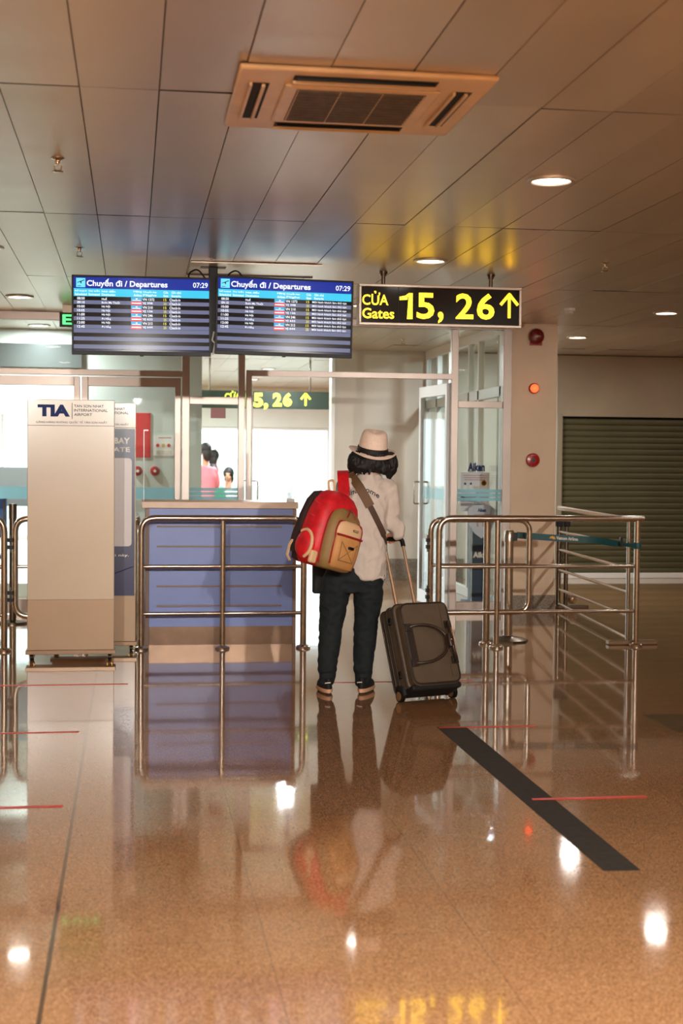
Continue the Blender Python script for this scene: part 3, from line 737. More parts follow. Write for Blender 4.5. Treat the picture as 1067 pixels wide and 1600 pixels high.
MB().box((a.x, IY-.01, d.z), (d.x, IY-.001, a.z), white_p).build('sheet', t)
b = MB()
for i, cc in enumerate(((214, 60, 50), (220, 170, 60), (205, 70, 60))):
    x = a.x+.03+i*.058; b.poly([(x+.018*math.cos(k*.785)+.012, (a.z+d.z)/2+.02*math.sin(k*.785)) for k in range(8)], IY-.013, IY-.010, mat('print_%d' % i, cc, .5))
b.box((a.x+.05, IY-.012, a.z-.03), (d.x-.03, IY-.010, a.z-.022), red_p)
for i in range(4): b.box((a.x+.03, IY-.012, d.z+.015+i*.011), (d.x-.02-.01*(i % 2), IY-.010, d.z+.019+i*.011), steel_dark)
b.build('print', t)
for px, lb in ((215, 'round red alarm on the corridor wall just under the red poster'), (242, 'small red alarm with white centre on the corridor wall under the white notice')):
    c0 = P(px, 736, IY); t = thing('wall_alarm', lb, 'alarm', c0)
    MB().lathe([(.05, 0), (.05, .02), (.035, .04), (.001, .045)], red_p, c0, 24, Q).build('housing', t)
    MB().lathe([(.016, .04), (.016, .05), (.001, .052)], white_p, c0, 16, Q).build('lamp', t)
a, d = P(321, 643, 14.2), P(345, 658, 14.2)
o = MB().box((a.x, PY-.012, d.z), (d.x-.015, PY-.007, a.z), mat('pink_sticker', (176, 120, 116), .5)).build('door_sticker')
tag(o, 'small dusty pink sticker on the glass beside the doors, under the corridor sign', 'sticker')

# ------------------------------------------------------------------ floor tapes
def tape(name, pts, m, label, cat, group=None, h=.0012):
    b = MB(); n = len(pts)
    b.add([(p[0], p[1], .0003) for p in pts]+[(p[0], p[1], h) for p in pts],
          [tuple(range(n, 2*n)), tuple(reversed(range(n)))]+[(i, (i+1) % n, (i+1) % n+n, i+n) for i in range(n)], m)
    return tag(b.build(name), label, cat, group)
blk_t = mat('worn_black_tape', (36, 32, 26), .75, var=.25, vs=25, bump=.2, bs=60)
red_t = mat('red_tape', (205, 48, 38), .35, var=.08, vs=30)
tape('floor_tape', [G(943, 1361), G(1001, 1360), G(728, 1136), G(682, 1136)], blk_t, 'wide black tape strip running away over the floor towards the suitcase', 'floor tape')
tape('floor_tape', [(2.87, 7.16, 0), (3.4, 7.16, 0), (3.4, 7.68, 0), (2.87, 7.68, 0)], mat('dark_granite_inlay', (98, 76, 50), .15, var=.2, vs=60), 'dark brown square patch in the floor at the right edge', 'floor patch')
def redline(x0, x1, y, l, w_=.03, g='red queue lines on the floor'):
    tape('queue_line', [(x0, y-w_/2, 0), (x1, y-w_/2, 0), (x1, y+w_/2, 0), (x0, y+w_/2, 0)], red_t, l, 'floor line', g, .0022)
redline(1.678, 2.18, 5.775, 'red line crossing the black tape strip, nearer the camera')
redline(1.63, 2.167, 7.405, 'red line at the far end of the black tape strip', .022)
redline(-.95, -.274, 5.875, 'red line at the left edge, nearest the camera of those there')
redline(-.95, -.268, 7.48, 'middle red line of the three on the left floor', .025)
redline(-.95, -.019, 9.06, 'red line just in front of the tall white display stands', .025)
redline(1.23, 2.2, 9.0, 'faint red line running behind the traveller\'s shoes and the suitcase', .02)

# ------------------------------------------------------------------ display stands
ivory = mat('ivory_panel', (204, 186, 162), .22, var=.02, vs=2, coat=.4)
ivory2 = mat('ivory_lower_panel', (186, 158, 130), .24, var=.02, vs=2, coat=.4)
navy = mat('navy_print', (16, 34, 84), .3, coat=.3); navy_l = mat('navy_lettering', (12, 38, 104), .5, spec=.2); dk_l = mat('dark_lettering', (26, 28, 46), .6, spec=.2)
brass = mat('brass_castor', (150, 112, 52), .3, .9)
def stand(x0, x1, y0, dp, label, front):
    H0, H1 = .075, 1.835
    t = thing('display_stand', label, 'display stand', ((x0+x1)/2, y0+dp/2, 0))
    MB().box((x0, y0, .43), (x1, y0+dp, H1), ivory).build('cabinet', t, bevel=.004)
    MB().box((x0, y0+.001, H0), (x1, y0+dp, .43), ivory2).build('lower_cabinet', t, bevel=.003)
    MB().box((x0-.012, y0-.012, .045), (x1+.012, y0+dp+.012, H0), mat('plinth_metal', (150, 124, 100), .35, .4)).build('plinth', t, bevel=.003)
    for x in (x0+.03, x1-.03):
        for y in (y0+.03, y0+dp-.03):
            q = MB(); q.tube([(x-.011, y, .022), (x+.011, y, .022)], .022, black, 18); q.box((x-.017, y-.012, .02), (x-.013, y+.012, .046), brass); q.box((x+.013, y-.012, .02), (x+.017, y+.012, .046), brass)
            q.tube([(x-.018, y, .022), (x+.018, y, .022)], .006, brass, 10); q.build('castor', t)
    b = MB()
    b.text('TIA', x0+.07, 1.716, x0+.292, 1.80, y0-.002, navy_l, .06)
    b.box((x0+.305, y0-.002, 1.70), (x0+.309, y0-.0005, 1.812), dk_l)
    for k, s in enumerate(('TAN SON NHAT', 'INTERNATIONAL', 'AIRPORT')):
        z = 1.782-k*.030; b.text(s, x0+.32, z, x0+.32+(.205, .232, .125)[k], z+.019, y0-.002, dk_l, .012)
    b.text('CẢNG HÀNG KHÔNG QUỐC TẾ TÂN SƠN NHẤT', x0+.06, 1.668, x0+.55, 1.69, y0-.002, dk_l, .01)
    b.box((x0, y0-.0012, 1.652), (x1, y0-.0002, 1.655), dk_l)
    b.build('header_lettering', t)
    if front == 'board':
        q = MB(); q.box((x0+.004, y0-.006, .415), (x1-.008, y0-.0005, 1.645), navy)
        q.poly([(p.x, p.z) for p in fillet([(x0+.07, 0, .78), (x1-.03, 0, .78), (x1-.03, 0, 1.43), (x0+.07, 0, 1.43)], .03, 4, True)], y0-.009, y0-.0055, mat('board_insert', (206, 196, 196), .3))
        q.text('CHUYẾN BAY', x0+.17, 1.535, x1-.045, 1.605, y0-.0075, white_p, .03); q.text('UPDATE', x0+.31, 1.475, x1-.045, 1.51, y0-.0075, white_p, .02)
        q.text('nối này.', x0+.4, .70, x1-.05, .73, y0-.0075, white_p, .01)
        q.tube([(x0+.1, y0-.004, .50), (x0+.35, y0-.004, .54), (x1-.02, y0-.004, .63)], .004, navy_l, 8)
        q.build('information_board', t)
    return t
stand(-.722, -.121, 10.15, .12, 'blank ivory display stand on castors with airport header, in front of the blue one', 'blank')
stand(-.575, .03, 10.6, .09, 'display stand with navy information board, half hidden behind the blank ivory one', 'board')

# ------------------------------------------------------------------ railings
STR = .021
def flange(b, x, y): b.lathe([(.055, 0), (.055, .012), (.045, .02), (.026, .026), (.024, .03)], steel, (x, y, 0), 26)
t = thing('guard_railing', 'stainless guard railing standing in front of the blue counter', 'railing', (.67, 10.7, 0))
b = MB(); b.tube(fillet([(.072, 10.7, .01), (.072, 10.7, .985), (1.293, 10.7, .985), (1.293, 10.7, .01)], .11, 8), .024, steel, 18); b.build('outer_rail', t)
b = MB(); b.tube([(.68, 10.7, .01), (.68, 10.7, .965)], .0215, steel, 16); b.build('post', t)
for z in (.622, .268): MB().tube([(.09, 10.7, z), (1.275, 10.7, z)], .0145, steel, 14).build('cross_rail', t)
for x in (.072, .68, 1.293): q = MB(); flange(q, x, 10.7); q.build('floor_flange', t)
# return leg of the railing behind (seen just left of it)
t = thing('guard_railing', 'second stainless railing frame set close behind the left end of the counter railing', 'railing', (.05, 10.95, 0))
MB().tube(fillet([(.045, 10.82, .01), (.045, 10.82, .965), (.045, 11.9, .965), (.045, 11.9, .01)], .09, 6), .021, steel, 16).build('outer_rail', t)
for z in (.60, .27): MB().tube([(.045, 10.83, z), (.045, 11.89, z)], .013, steel, 12).build('cross_rail', t)
for y in (10.82, 11.9): q = MB(); flange(q, .045, y); q.build('floor_flange', t)
# left railing (cut by the frame) and its swing gate
t = thing('guard_railing', 'stainless railing post and rails cut by the left edge of the frame', 'railing', (-.93, 10.68, 0))
MB().tube(fillet([(-.925, 10.68, .01), (-.925, 10.68, .985), (-2.1, 10.68, .985), (-2.1, 10.68, .01)], .11, 8), .024, steel, 18).build('outer_rail', t)
for z in (.622, .268): MB().tube([(-.94, 10.68, z), (-2.09, 10.68, z)], .0145, steel, 14).build('cross_rail', t)
for x in (-.925, -2.1): q = MB(); flange(q, x, 10.68); q.build('floor_flange', t)
def gate(label, x0, x1, y, hx, post=None):
    t = thing('swing_gate', label, 'gate', ((x0+x1)/2, y, .27))
    MB().tube(fillet([(x0, y, .25), (x0, y, .975), (x1, y, .975), (x1, y, .25)], .10, 8, True), .022, steel, 18, closed=True).build('gate_frame', t)
    MB().tube([(x0+.01, y, .62), (x1-.01, y, .62)], .0135, steel, 12).build('cross_rail', t)
    s = 1 if x0 > hx else -1
    for z in (.79, .40):
        q = MB(); q.box((min(x0, hx)+.012, y-.03, z-.04), (max(x0, hx)-.012, y+.012, z-.012), black); q.box((min(x0, hx)+.012, y-.03, z+.012), (max(x0, hx)-.012, y+.012, z+.04), black)
        q.tube([((x0+hx)/2, y-.014, z-.065), ((x0+hx)/2, y-.014, z+.065)], .008, steel_dark, 10); q.build('hinge', t)
    if post:
        MB().tube([(post, y, .01), (post, y, .96)], .027, steel, 18).build('post', t); q = MB(); flange(q, post, y); q.build('floor_flange', t)
    return t
gate('rounded stainless swing gate hinged to the left railing, half behind the ivory stand', -.852, -.05, 10.755, -.92)
# right railing
t = thing('guard_railing', 'long stainless railing right of the suitcase with two posts and a teal belt tied on', 'railing', (3.1, 10.6, 0))
MB().tube(fillet([(2.318, 10.6, .01), (2.318, 10.6, .995), (3.945, 10.6, .995)], .11, 8), .024, steel, 18).build('outer_rail', t)
for x in (2.775, 3.893): MB().tube([(x, 10.6, .01), (x, 10.6, .98)], .0225, steel, 16).build('post', t)
for z in (.625, .275):
    MB().tube([(2.34, 10.6, z), (2.76, 10.6, z)], .0145, steel, 14).build('cross_rail', t); MB().tube([(2.79, 10.6, z), (3.87, 10.6, z)], .0145, steel, 14).build('cross_rail', t)
for x in (2.318, 2.775, 3.893): q = MB(); flange(q, x, 10.6); q.build('floor_flange', t)
gate('stainless swing gate folded flat behind the long right railing', 2.30, 3.09, 10.82, 2.25, 2.75)
# angled railing running back to the pillar side
blu_steel = mat('cool_steel', (200, 204, 204), .12, 1.0)
n0, n1 = Vector((3.868, 10.72, 0)), Vector((4.14, 13.45, 0))
t = thing('guard_railing', 'six-rail stainless railing running back from the long railing towards the shutter', 'railing', (3.87, 10.72, 0))
MB().tube([n0+Vector((0, 0, .03)), n0+Vector((0, 0, .97))], .016, blu_steel, 14).build('post', t)
for dx in (-.0, .075): MB().tube([n1+Vector((dx, 0, .03)), n1+Vector((dx, 0, .9))], .022, steel_dark, 14).build('post', t)
for k, z in enumerate((.985, .775, .598, .41, .225, .05)):
    zz = (z, z-.02, z-.02, z-.03, z-.035, z+.0)[k]
    MB().tube([n0+Vector((.0, 0, z)), n1+Vector((0, 0, zz))], .022 if k == 0 else .0135, steel, 12).build('cross_rail', t)
MB().box((3.70, 10.665, 0), (4.10, 10.745, .035), mat('wood_steel_foot', (128, 100, 74), .4, .3)).build('foot_bar', t, bevel=.008)
MB().box((n1.x-.2, n1.y-.04, 0), (n1.x+.3, n1.y+.04, .03), steel_dark).build('foot_bar', t, bevel=.006)
for dx in (-.0, .075): MB().box((n1.x+dx-.03, n1.y-.035, .8), (n1.x+dx+.03, n1.y+.035, .9), black).build('cap', t, bevel=.005)
MB().lathe([(.001, -.05), (.03, -.045), (.045, -.02), (.045, .02), (.03, .045), (.001, .05)], chrome, (n1.x+.11, n1.y-.1, .1), 20).build('castor', t)
# belt stanchion + belt
t = thing('belt_stanchion', 'steel belt stanchion with octagonal base behind the right railing posts', 'stanchion', (2.97, 10.99, 0))
bx = Vector((2.975, 11.0, 0))
MB().lathe([(.165, 0), (.165, .012), (.12, .028), (.05, .036), (.04, .045)], steel_dark, bx, 8).build('base', t)
MB().lathe([(.036, .03), (.036, .79), (.04, .79), (.04, .87), (.034, .885), (.001, .887)], steel, bx, 26).build('pole', t)
MB().box((bx.x+.02, bx.y-.03, .80), (bx.x+.062, bx.y+.03, .865), black).build('belt_outlet', t, bevel=.004)
teal = mat('teal_belt', (14, 74, 78), .5, var=.05, vs=40)
b0, b1, b2 = Vector((3.035, 10.985, .846)), Vector((3.60, 10.80, .818)), Vector((3.87, 10.565, .785))
path = spline([b0, b0.lerp(b1, .5)+Vector((0, 0, -.003)), b1, Vector((3.75, 10.67, .797)), b2], 5)
o_ = MB(); vs = []; fs = []; hb = []
for i, p in enumerate(path):
    h = .026 if i < len(path)*.7 else .026-(.012*math.sin((i-len(path)*.7)/(len(path)*.3)*math.pi))
    vs += [p+Vector((0, 0, -h)), p+Vector((0, 0, h)), p+Vector((.0, .002, -h)), p+Vector((.0, .002, h))]
for i in range(len(path)-1):
    a = i*4; fs += [(a, a+4, a+5, a+1), (a+2, a+3, a+7, a+6), (a+1, a+5, a+7, a+3), (a, a+2, a+6, a+4)]
o_.add(vs, fs, teal)
t = thing('queue_belt', 'teal queue belt with white airline lettering stretched from stanchion to railing post', 'queue belt', (3.4, 10.8, .82))
o_.build('webbing', t)
o_ = MB(); o_.tube([Vector((3.893+.03*math.cos(a_), 10.6+.03*math.sin(a_), .785)) for a_ in [k*math.pi/8 for k in range(16)]], .024, teal, 4, closed=True, upv=(0, 0, 1), flat=.12); o_.build('wrapped_end', t)
o_ = MB(); o_.box((3.765, 10.62, .775), (3.785, 10.65, .85), black); o_.box((3.76, 10.625, .79), (3.80, 10.655, .81), black); o_.build('clip', t)
d_ = (b1-b0).normalized(); nrm = Vector((d_.y, -d_.x, 0)).normalized()
Mb = Matrix((( d_.x, -nrm.x, 0, 0), (d_.y, -nrm.y, 0, 0), (d_.z, 0, 1, 0), (0, 0, 0, 1)))
o0 = P(863, 843, 10.9); s0 = b0+(b1-b0)*((o0.x-b0.x)/(b1.x-b0.x))
o_ = MB(Matrix.Translation(s0+nrm*.006) @ Mb)
o_.text('Vietnam Airlines', .03, -.014, .20, .012, 0, white_p, .02)
gold = mat('gold_print', (225, 165, 50), .4)
for k in range(5):
    a_ = math.pi*(k+.5)/5; c_, s_ = math.cos(a_), math.sin(a_)
    o_.add([(-.0+.004*s_, 0, -.012-.004*c_), (.022*c_-.006*s_, 0, -.012+.02*s_+.004*c_), (.026*c_, 0, -.012+.026*s_), (.022*c_+.006*s_, 0, -.012+.02*s_-.004*c_)], [(0, 1, 2, 3)], gold)
o_.build('belt_print', t)

# ------------------------------------------------------------------ blue counter with acrylic shield
cblue = mat('blue_laminate', (116, 132, 188), .38, var=.03, vs=3); cwood = mat('beige_counter_top', (214, 182, 156), .35, var=.04, vs=8)
cbrown = mat('brown_edge_band', (134, 104, 86), .45); kick = mat('brown_steel_kick_plate', (122, 98, 80), .32, .6, var=.12, vs=5)
t = thing('service_counter', 'blue service counter with beige top and brown kick plate behind the railing', 'counter', (.68, 11.2, 0))
cx0, cx1, cy0, cy1 = .105, 1.262, 10.93, 11.50
MB().box((cx0+.028, cy0, .142), (cx1-.028, cy1, 1.05), cblue).build('body', t)
for xa in (cx0, cx1-.028): MB().box((xa, cy0-.006, .0), (xa+.028, cy1, 1.05), cbrown).build('side_panel', t, bevel=.002)
MB().box((cx0+.028, cy0+.012, .0), (cx1-.028, cy1, .142), kick).build('kick_plate', t)
MB().box((cx0-.03, cy0-.03, 1.052), (cx1+.01, cy1+.03, 1.102), cwood).build('counter_top', t, bevel=.003)
for z in (.912, .760, .455, .303):
    b = MB(); b.box((.19, cy0-.016, z-.006), (1.148, cy0-.001, z+.005), cbrown); b.build('ledge_strip', t, bevel=.001)
t = thing('acrylic_shield', 'clear acrylic shield standing on the blue counter top', 'shield', (.68, 11.2, 1.102))
for xa, l in ((.088, 'left'), (1.225, 'right')):
    b = MB(); b.box((xa, cy0+.03, 1.104), (xa+.005, cy0+.42, 1.645 if l == 'left' else 1.63), acrylic); b.build('side_sheet', t)
    ew = .0055 if l == 'left' else .0015
    b = MB(); b.box((xa-.0005, cy0+.026, 1.104), (xa+ew, cy0+.031, 1.645), acr_edge)
    if l == 'left': b.box((xa, cy0+.026, 1.64), (xa+.035, cy0+.031, 1.648), acr_edge)
    b.build('sheet_edge', t)
MB().box((.095, cy0+.42, 1.104), (1.225, cy0+.425, 1.64), acrylic).build('front_sheet', t)
b = MB(); b.box((1.195, cy0+.02, 1.102), (1.248, cy0+.08, 1.128), acr_edge); b.box((1.20, cy0+.02, 1.128), (1.212, cy0+.07, 1.18), acrylic); b.build('clamp', t)

# ------------------------------------------------------------------ sanitizer stand behind the glass
t = thing('sanitizer_stand', 'navy hand sanitizer stand with pink-white poster behind the right glass pane', 'sanitizer stand', (3.40, 13.8, 0))
sy = 13.80; pink = mat('pale_pink_print', (226, 214, 224), .4, var=.03, vs=5); navy2 = mat('stand_navy', (14, 34, 66), .35)
def S(px, py): v = P(px, py, sy); return v.x, v.z
xa, _ = S(736, 900); xb, _ = S(766, 900)
MB().box((xa, sy, .04), (xb, sy+.14, .82), navy2).build('column', t, bevel=.003)
for x_ in (xa, xb-.006): MB().box((x_, sy-.004, .04), (x_+.006, sy+.02, .82), white_p).build('edge_trim', t)
MB().box((xa-.06, sy-.16, 0), (xb+.01, sy+.2, .04), mat('stand_base_blue', (60, 84, 130), .3)).build('base_plate', t, bevel=.004)
q0 = S(724, 738); q1 = S(769, 792)
MB().box((q0[0], sy+.12, q1[1]-.05), (q1[0], sy+.13, q0[1]), pink).build('poster_board', t, bevel=.002)
b = MB()
q = S(735, 736); r = S(762, 723); b.text('Aiken', q[0], q[1]-.004, r[0], r[1], sy+.115, navy_l, .05)
for k in range(3): q = S(728+k, 743+k*3.4); b.box((q[0], sy+.116, q[1]-.003), (S(765, 740)[0]-.006*k, sy+.119, q[1]+.001), red_p)
for px in (731, 740):
    x_, z_ = S(px, 756); b.poly([(x_+.010*math.cos(k*.7854), z_+.012*math.sin(k*.7854)) for k in range(8)], sy+.112, sy+.119, mat('print_hair', (52, 36, 40), .5))
    b.poly([(x_-.018, z_-.09), (x_+.018, z_-.09), (x_+.022, z_-.03), (x_, z_-.014), (x_-.022, z_-.03)], sy+.114, sy+.119, mat('print_white', (244, 240, 244), .5))
q = S(722, 776); b.poly([(q[0]+.005, q[1]+.012), (q[0]+.06, q[1]-.012), (q[0]+.12, q[1]-.018), (q[0]+.12, q[1]-.03), (q[0]+.05, q[1]-.026), (q[0]+.005, q[1]-.004)], sy+.111, sy+.119, navy_l)
x_, z_ = S(760.5, 755); b.lathe([(.028, 0), (.028, .003), (.022, .003), (.022, 0)], gold, (x_, sy+.118, z_), 24, Q)
b.text('99', x_-.013, z_-.008, x_+.013, z_+.01, sy+.112, red_p, .02); b.build('poster_print', t)
sh = [S(*p_) for p_ in ((731, 795), (738, 789), (750, 787), (764, 789), (773, 796), (771, 815), (765, 830), (751, 841), (739, 832), (732, 818))]
MB().poly(sh, sy-.03, sy-.02, mat('shield_rim', (214, 206, 220), .35)).build('shield_plate', t)
b = MB(); q = S(745, 800); r = S(758, 794); b.text('Aiken', q[0], q[1], r[0], r[1], sy-.032, navy_l, .04)
q = S(739, 804); b.box((q[0], sy-.033, q[1]), (S(766, 804)[0], sy-.031, q[1]+.004), red_p)
for px in (745, 754):
    x_, z_ = S(px, 818); b.poly([(x_-.008, z_-.03), (x_+.012, z_-.03), (x_+.004, z_), (x_+.014, z_+.03), (x_-.004, z_+.034), (x_-.012, z_+.005)], sy-.034, sy-.031, mat('print_hand', (206, 150, 132), .5))
q = S(738, 872); r = S(765, 862); b.text('Aiken', q[0], q[1], r[0], r[1], sy-.003, red_p, .10); b.text('Aiken', q[0]+.004, q[1]+.004, r[0]-.004, r[1]-.004, sy-.005, white_p, .05)
b.build('lettering', t)
bx_ = S(749, 790); c_ = (bx_[0], sy+.05, bx_[1])
MB().lathe([(.028, 0), (.03, .01), (.03, .09), (.02, .115), (.011, .125), (.011, .14)], mat('sanitizer_bottle', (214, 222, 232), .15, coat=.5), c_, 24).build('bottle', t)
b = MB(); b.lathe([(.014, .135), (.014, .155), (.005, .158), (.005, .185), (.012, .186), (.012, .195)], white_p, c_, 18)
b.tube(fillet([(c_[0], c_[1], c_[2]+.19), (c_[0]-.03, c_[1]-.01, c_[2]+.19), (c_[0]-.042, c_[1]-.014, c_[2]+.175)], .008), .005, white_p, 8); b.build('pump', t)

# booth furniture seen at the far left
t = thing('queue_post', 'short steel post standing behind the two left railing tubes', 'post', (-1.02, 12.5, 0))
x_ = P(20, 790, 12.5).x; t.location.x = x_
MB().lathe([(.12, 0), (.12, .015), (.03, .03), (.03, .90), (.034, .90), (.034, 1.03), (.001, 1.035)], steel_dark, (x_, 12.5, 0), 22).build('pole', t)
a, d = P(-30, 778, 14.7), P(10.5, 790, 14.7)
t = thing('blue_chair', 'blue chair back just showing at the far left edge behind the glass', 'chair', (a.x+.2, 14.75, 0))
cb_ = mat('blue_plastic', (50, 96, 160), .4)
MB().box((a.x, 14.7, .62), (d.x, 14.73, a.z), cb_).build('backrest', t, bevel=.01); MB().box((a.x, 14.45, .42), (d.x, 14.73, .46), cb_).build('seat', t, bevel=.01)
for x_ in (a.x+.02, d.x-.02):
    for y_ in (14.48, 14.70): MB().tube([(x_, y_, 0), (x_, y_, .43 if y_ < 14.6 else a.z+.03)], .011, steel_dark, 10).build('leg', t)
#PEOPLE

# ------------------------------------------------------------------ people
skin = mat('skin', (196, 142, 112), .5, var=.04, vs=30); hair_m = mat('black_hair', (12, 10, 10), .62, var=.25, vs=60, bump=.6, bs=90, stretch=(3, 3, .35))
shirt_m = mat('pale_grey_cotton', (206, 194, 184), .85, var=.02, vs=25, bump=.12, bs=500)
jean_m = mat('dark_teal_denim', (15, 24, 27), .85, var=.15, vs=50, bump=.15, bs=500)
ribbon_m = mat('hat_ribbon', (20, 18, 18), .6)
straw = mat('pale_straw', (236, 212, 194), .7, var=.03, vs=60, bump=.35, bs=700)
def head(b, c, R, m, k=1.0):
    """c: centre of the skull; R turns local +Y (face) to where it looks."""
    def T(p): return Vector(c)+R @ (Vector(p)*k)
    b.ell(T((0, -.008, .015)), (.076*k, .094*k, .098*k), m, R)             # cranium
    b.ell(T((0, .028, -.045)), (.058*k, .066*k, .075*k), m, R)             # jaw and cheeks
    b.ell(T((0, .075, -.098)), (.024*k, .02*k, .018*k), m, R)              # chin
    b.limb([T((0, .088, .008)), T((0, .106, -.028)), T((0, .104, -.036))], [.009*k, .014*k, .012*k], m, 10)   # nose
    b.ell(T((0, .092, -.062)), (.025*k, .012*k, .006*k), m, R); b.ell(T((0, .090, -.073)), (.021*k, .012*k, .007*k), m, R)   # lips
    for s in (-1, 1):
        b.ell(T((s*.031, .082, .006)), (.014*k, .010*k, .009*k), m, R)     # eyelids
        b.limb([T((s*.012, .092, .022)), T((s*.045, .080, .022))], [.006*k, .004*k], m, 8)
        b.ell(T((s*.079, -.004, -.012)), (.009*k, .018*k, .030*k), m, R)   # ears
def hand(b, wrist, knuck, tips_dir, side, m, k=1.0, curl=1.0):
    """palm from wrist to knuckles; fingers curl from the knuckles along tips_dir, thumb leaves the side near the wrist."""
    w_, kn = Vector(wrist), Vector(knuck); d = (kn-w_); L = d.length; d.normalize()
    s = Vector(side).normalized(); n = Vector(tips_dir).normalized()
    for i in range(5):
        o = (i/4-.5)*.062*k; b.limb([w_+d*.004+s*o*.6, w_.lerp(kn, .55)+s*o, kn+s*o], [.015*k, .0145*k, .012*k], m, 10)
    for i, ln in enumerate((.062, .072, .067, .053)):
        r = (.0088, .009, .0086, .0078)[i]*k; p0 = kn+s*((.5-i/3)*.062*k)
        l = ln*k; p1 = p0+d*(l*.38)+n*(l*.22*curl); p2 = p1+n*(l*.36)-d*(l*.05*curl); p3 = p2+n*(l*.12)-d*(l*.30*curl)
        b.limb([p0, p1, p2, p3], [r*1.05, r, r*.95, r*.8], m, 10)
    t0 = w_.lerp(kn, .30)+s*(.030*k); t1 = t0+s*(.022*k)+d*(.022*k)+n*(.008*k); t2 = t1+d*(.024*k)+n*(.020*k)-s*(.006*k); t3 = t2+n*(.018*k)-s*(.016*k)
    b.limb([t0, t1, t2, t3], [.013*k, .011*k, .0095*k, .008*k], m, 10)

# suitcase pose: wheels on the floor, tipped towards the hand
SB = (G(625, 1096)+G(708, 1092))/2
SM = Matrix.Translation((SB.x, SB.y, 0)) @ Matrix.Rotation(R_(20), 4, 'Z') @ Matrix.Translation((0, 0, .036)) @ Matrix.Rotation(R_(-23), 4, 'X') @ Matrix.Translation((0, .07, -.036))
BAR = SM @ Vector((0, -.035, 1.035))

PYY = 8.50
def pp(px, py, y=PYY): return P(px, py, y+.09)
root = thing('person', 'person in pale straw hat, grey shirt and dark jeans standing with red backpack and suitcase', 'person', (1.29, PYY+.09, 0))
# body: one continuous figure
hc = pp(583, 716, 8.50); Rh = Matrix.Rotation(R_(-6), 3, 'Z') @ Matrix.Rotation(R_(-8), 3, 'X')
neck0 = pp(577, 757, 8.47); hipc = pp(546, 898, 8.50)
HL = pp(530, 905, 8.50); HR = pp(572, 905, 8.50); KL = pp(516.5, 985, 8.54); KR = pp(571, 985, 8.54)
AL = pp(510.5, 1062, 8.51); AR = pp(566.5, 1064, 8.51)
SL = pp(537, 762, 8.47); SR = pp(609, 764, 8.47)
EL = pp(519, 822, 8.50); WL = pp(536, 828, 8.70); ER = pp(611, 812, 8.50); WR = BAR+Vector((.006, -.085, .032))
b = MB(); head(b, hc, Rh, skin, .97)
b.limb([neck0-Vector((0, 0, .02)), hc+Vector((0, -.01, -.06))], [.052, .048], skin)
tor = [(572, 768, .115, .062), (570, 790, .12, .075), (567, 820, .108, .07), (562, 850, .105, .07), (553, 885, .12, .078), (549, 908, .12, .075)]
b.rings([(pp(x, y), a, c) for x, y, a, c in reversed(tor)], skin)
b.limb([neck0-Vector((0,0,.03)), SR-Vector((.01, 0, .012))], [.04, .036], skin); b.limb([neck0-Vector((0,0,.03)), SL-Vector((-.01, 0, .012))], [.04, .036], skin)
b.limb([SR-Vector((.01, 0, .012)), ER], [.036, .032], skin); b.limb([ER, WR], [.032, .023], skin); b.limb([SL-Vector((-.01, 0, .012)), EL], [.036, .032], skin); b.limb([EL, WL], [.036, .025], skin)
for h, kn, an in ((HL, KL, AL), (HR, KR, AR)):
    b.limb([h, kn], [.062, .042], skin); b.limb([kn, kn.lerp(an, .35), an], [.042, .040, .030], skin)
    b.limb([an, Vector((an.x, an.y+.0, .07)), Vector((an.x+(.0 if h is HL else .03), an.y+.10, .055))], [.030, .026, .020], skin, 10)
hand(b, WR, BAR+Vector((-.002, -.012, .022)), (.0, .05, -1.0), (-1, 0.1, 0), skin, .95)
hand(b, WL, WL+Vector((.03, .07, .0)), (.2, .3, -1), (-.4, .4, .8), skin, .92, .6)
body = remesh(b.build('body', root), .0055, 2)
# shirt
b = MB()
rg = [(577, 741, .064, .056), (577, 748, .085, .072), (575, 756, .128, .085), (573, 768, .158, .100), (570, 785, .150, .112), (568, 810, .137, .118), (569, 840, .132, .118), (570, 870, .132, .118), (572, 893, .118, .112), (575, 905, .104, .108)]
b.rings([(pp(x, y, 8.49), a, c) for x, y, a, c in reversed(rg)], shirt_m, 36, 2.3)
b.limb([pp(598, 760, 8.49), SR+Vector((-.004, 0, -.004)), SR.lerp(ER, .5)+Vector((.004, 0, 0)), ER+Vector((0, 0, .0)), ER.lerp(WR, .5)+Vector((.018, 0, -.006)), WR+Vector((.010, -.006, .004))], [.05, .058, .054, .055, .054, .038], shirt_m)
b.limb([pp(548, 758, 8.49), SL+Vector((.004, 0, -.004)), EL, WL], [.05, .058, .05, .036], shirt_m)
b.tube([pp(577+17*math.cos(a), 744+2.0*math.sin(a), 8.49+.06*math.sin(a)) for a in [k*math.pi/10 for k in range(20)]], .013, shirt_m, 10, closed=True)
shirt = remesh(b.build('shirt', root), .0075, 6, .010, .085, 3, (1.0, 1.0, .65))
# trousers
b = MB()
b.rings([(pp(x, y), a, c) for x, y, a, c in ((549, 925, .13, .09), (549, 905, .158, .105), (551, 885, .15, .10))], jean_m)
for pts, rr in ((((528, 905), (522, 935), (518, 970), (515, 1000), (512, 1030), (511, 1050), (510, 1062)), (.094, .090, .077, .070, .062, .057, .048)),
                (((575, 905), (575, 935), (572, 965), (570, 1000), (568, 1030), (567, 1050), (566, 1063)), (.096, .090, .078, .070, .063, .058, .049))):
    b.limb([pp(x, y, 8.50+.04*math.sin((y-905)/160*3.14)) for x, y in pts], list(rr), jean_m, 20)
    for yy_, r_ in ((1056, .053), (1046, .054)):
        x_ = pts[-1][0]+1; b.ell(pp(x_, yy_, 8.50), (r_, r_*1.05, .02), jean_m)
trs = remesh(b.build('trousers', root), .0075, 5, .007, .09, 9, (1, 1, 1.3))
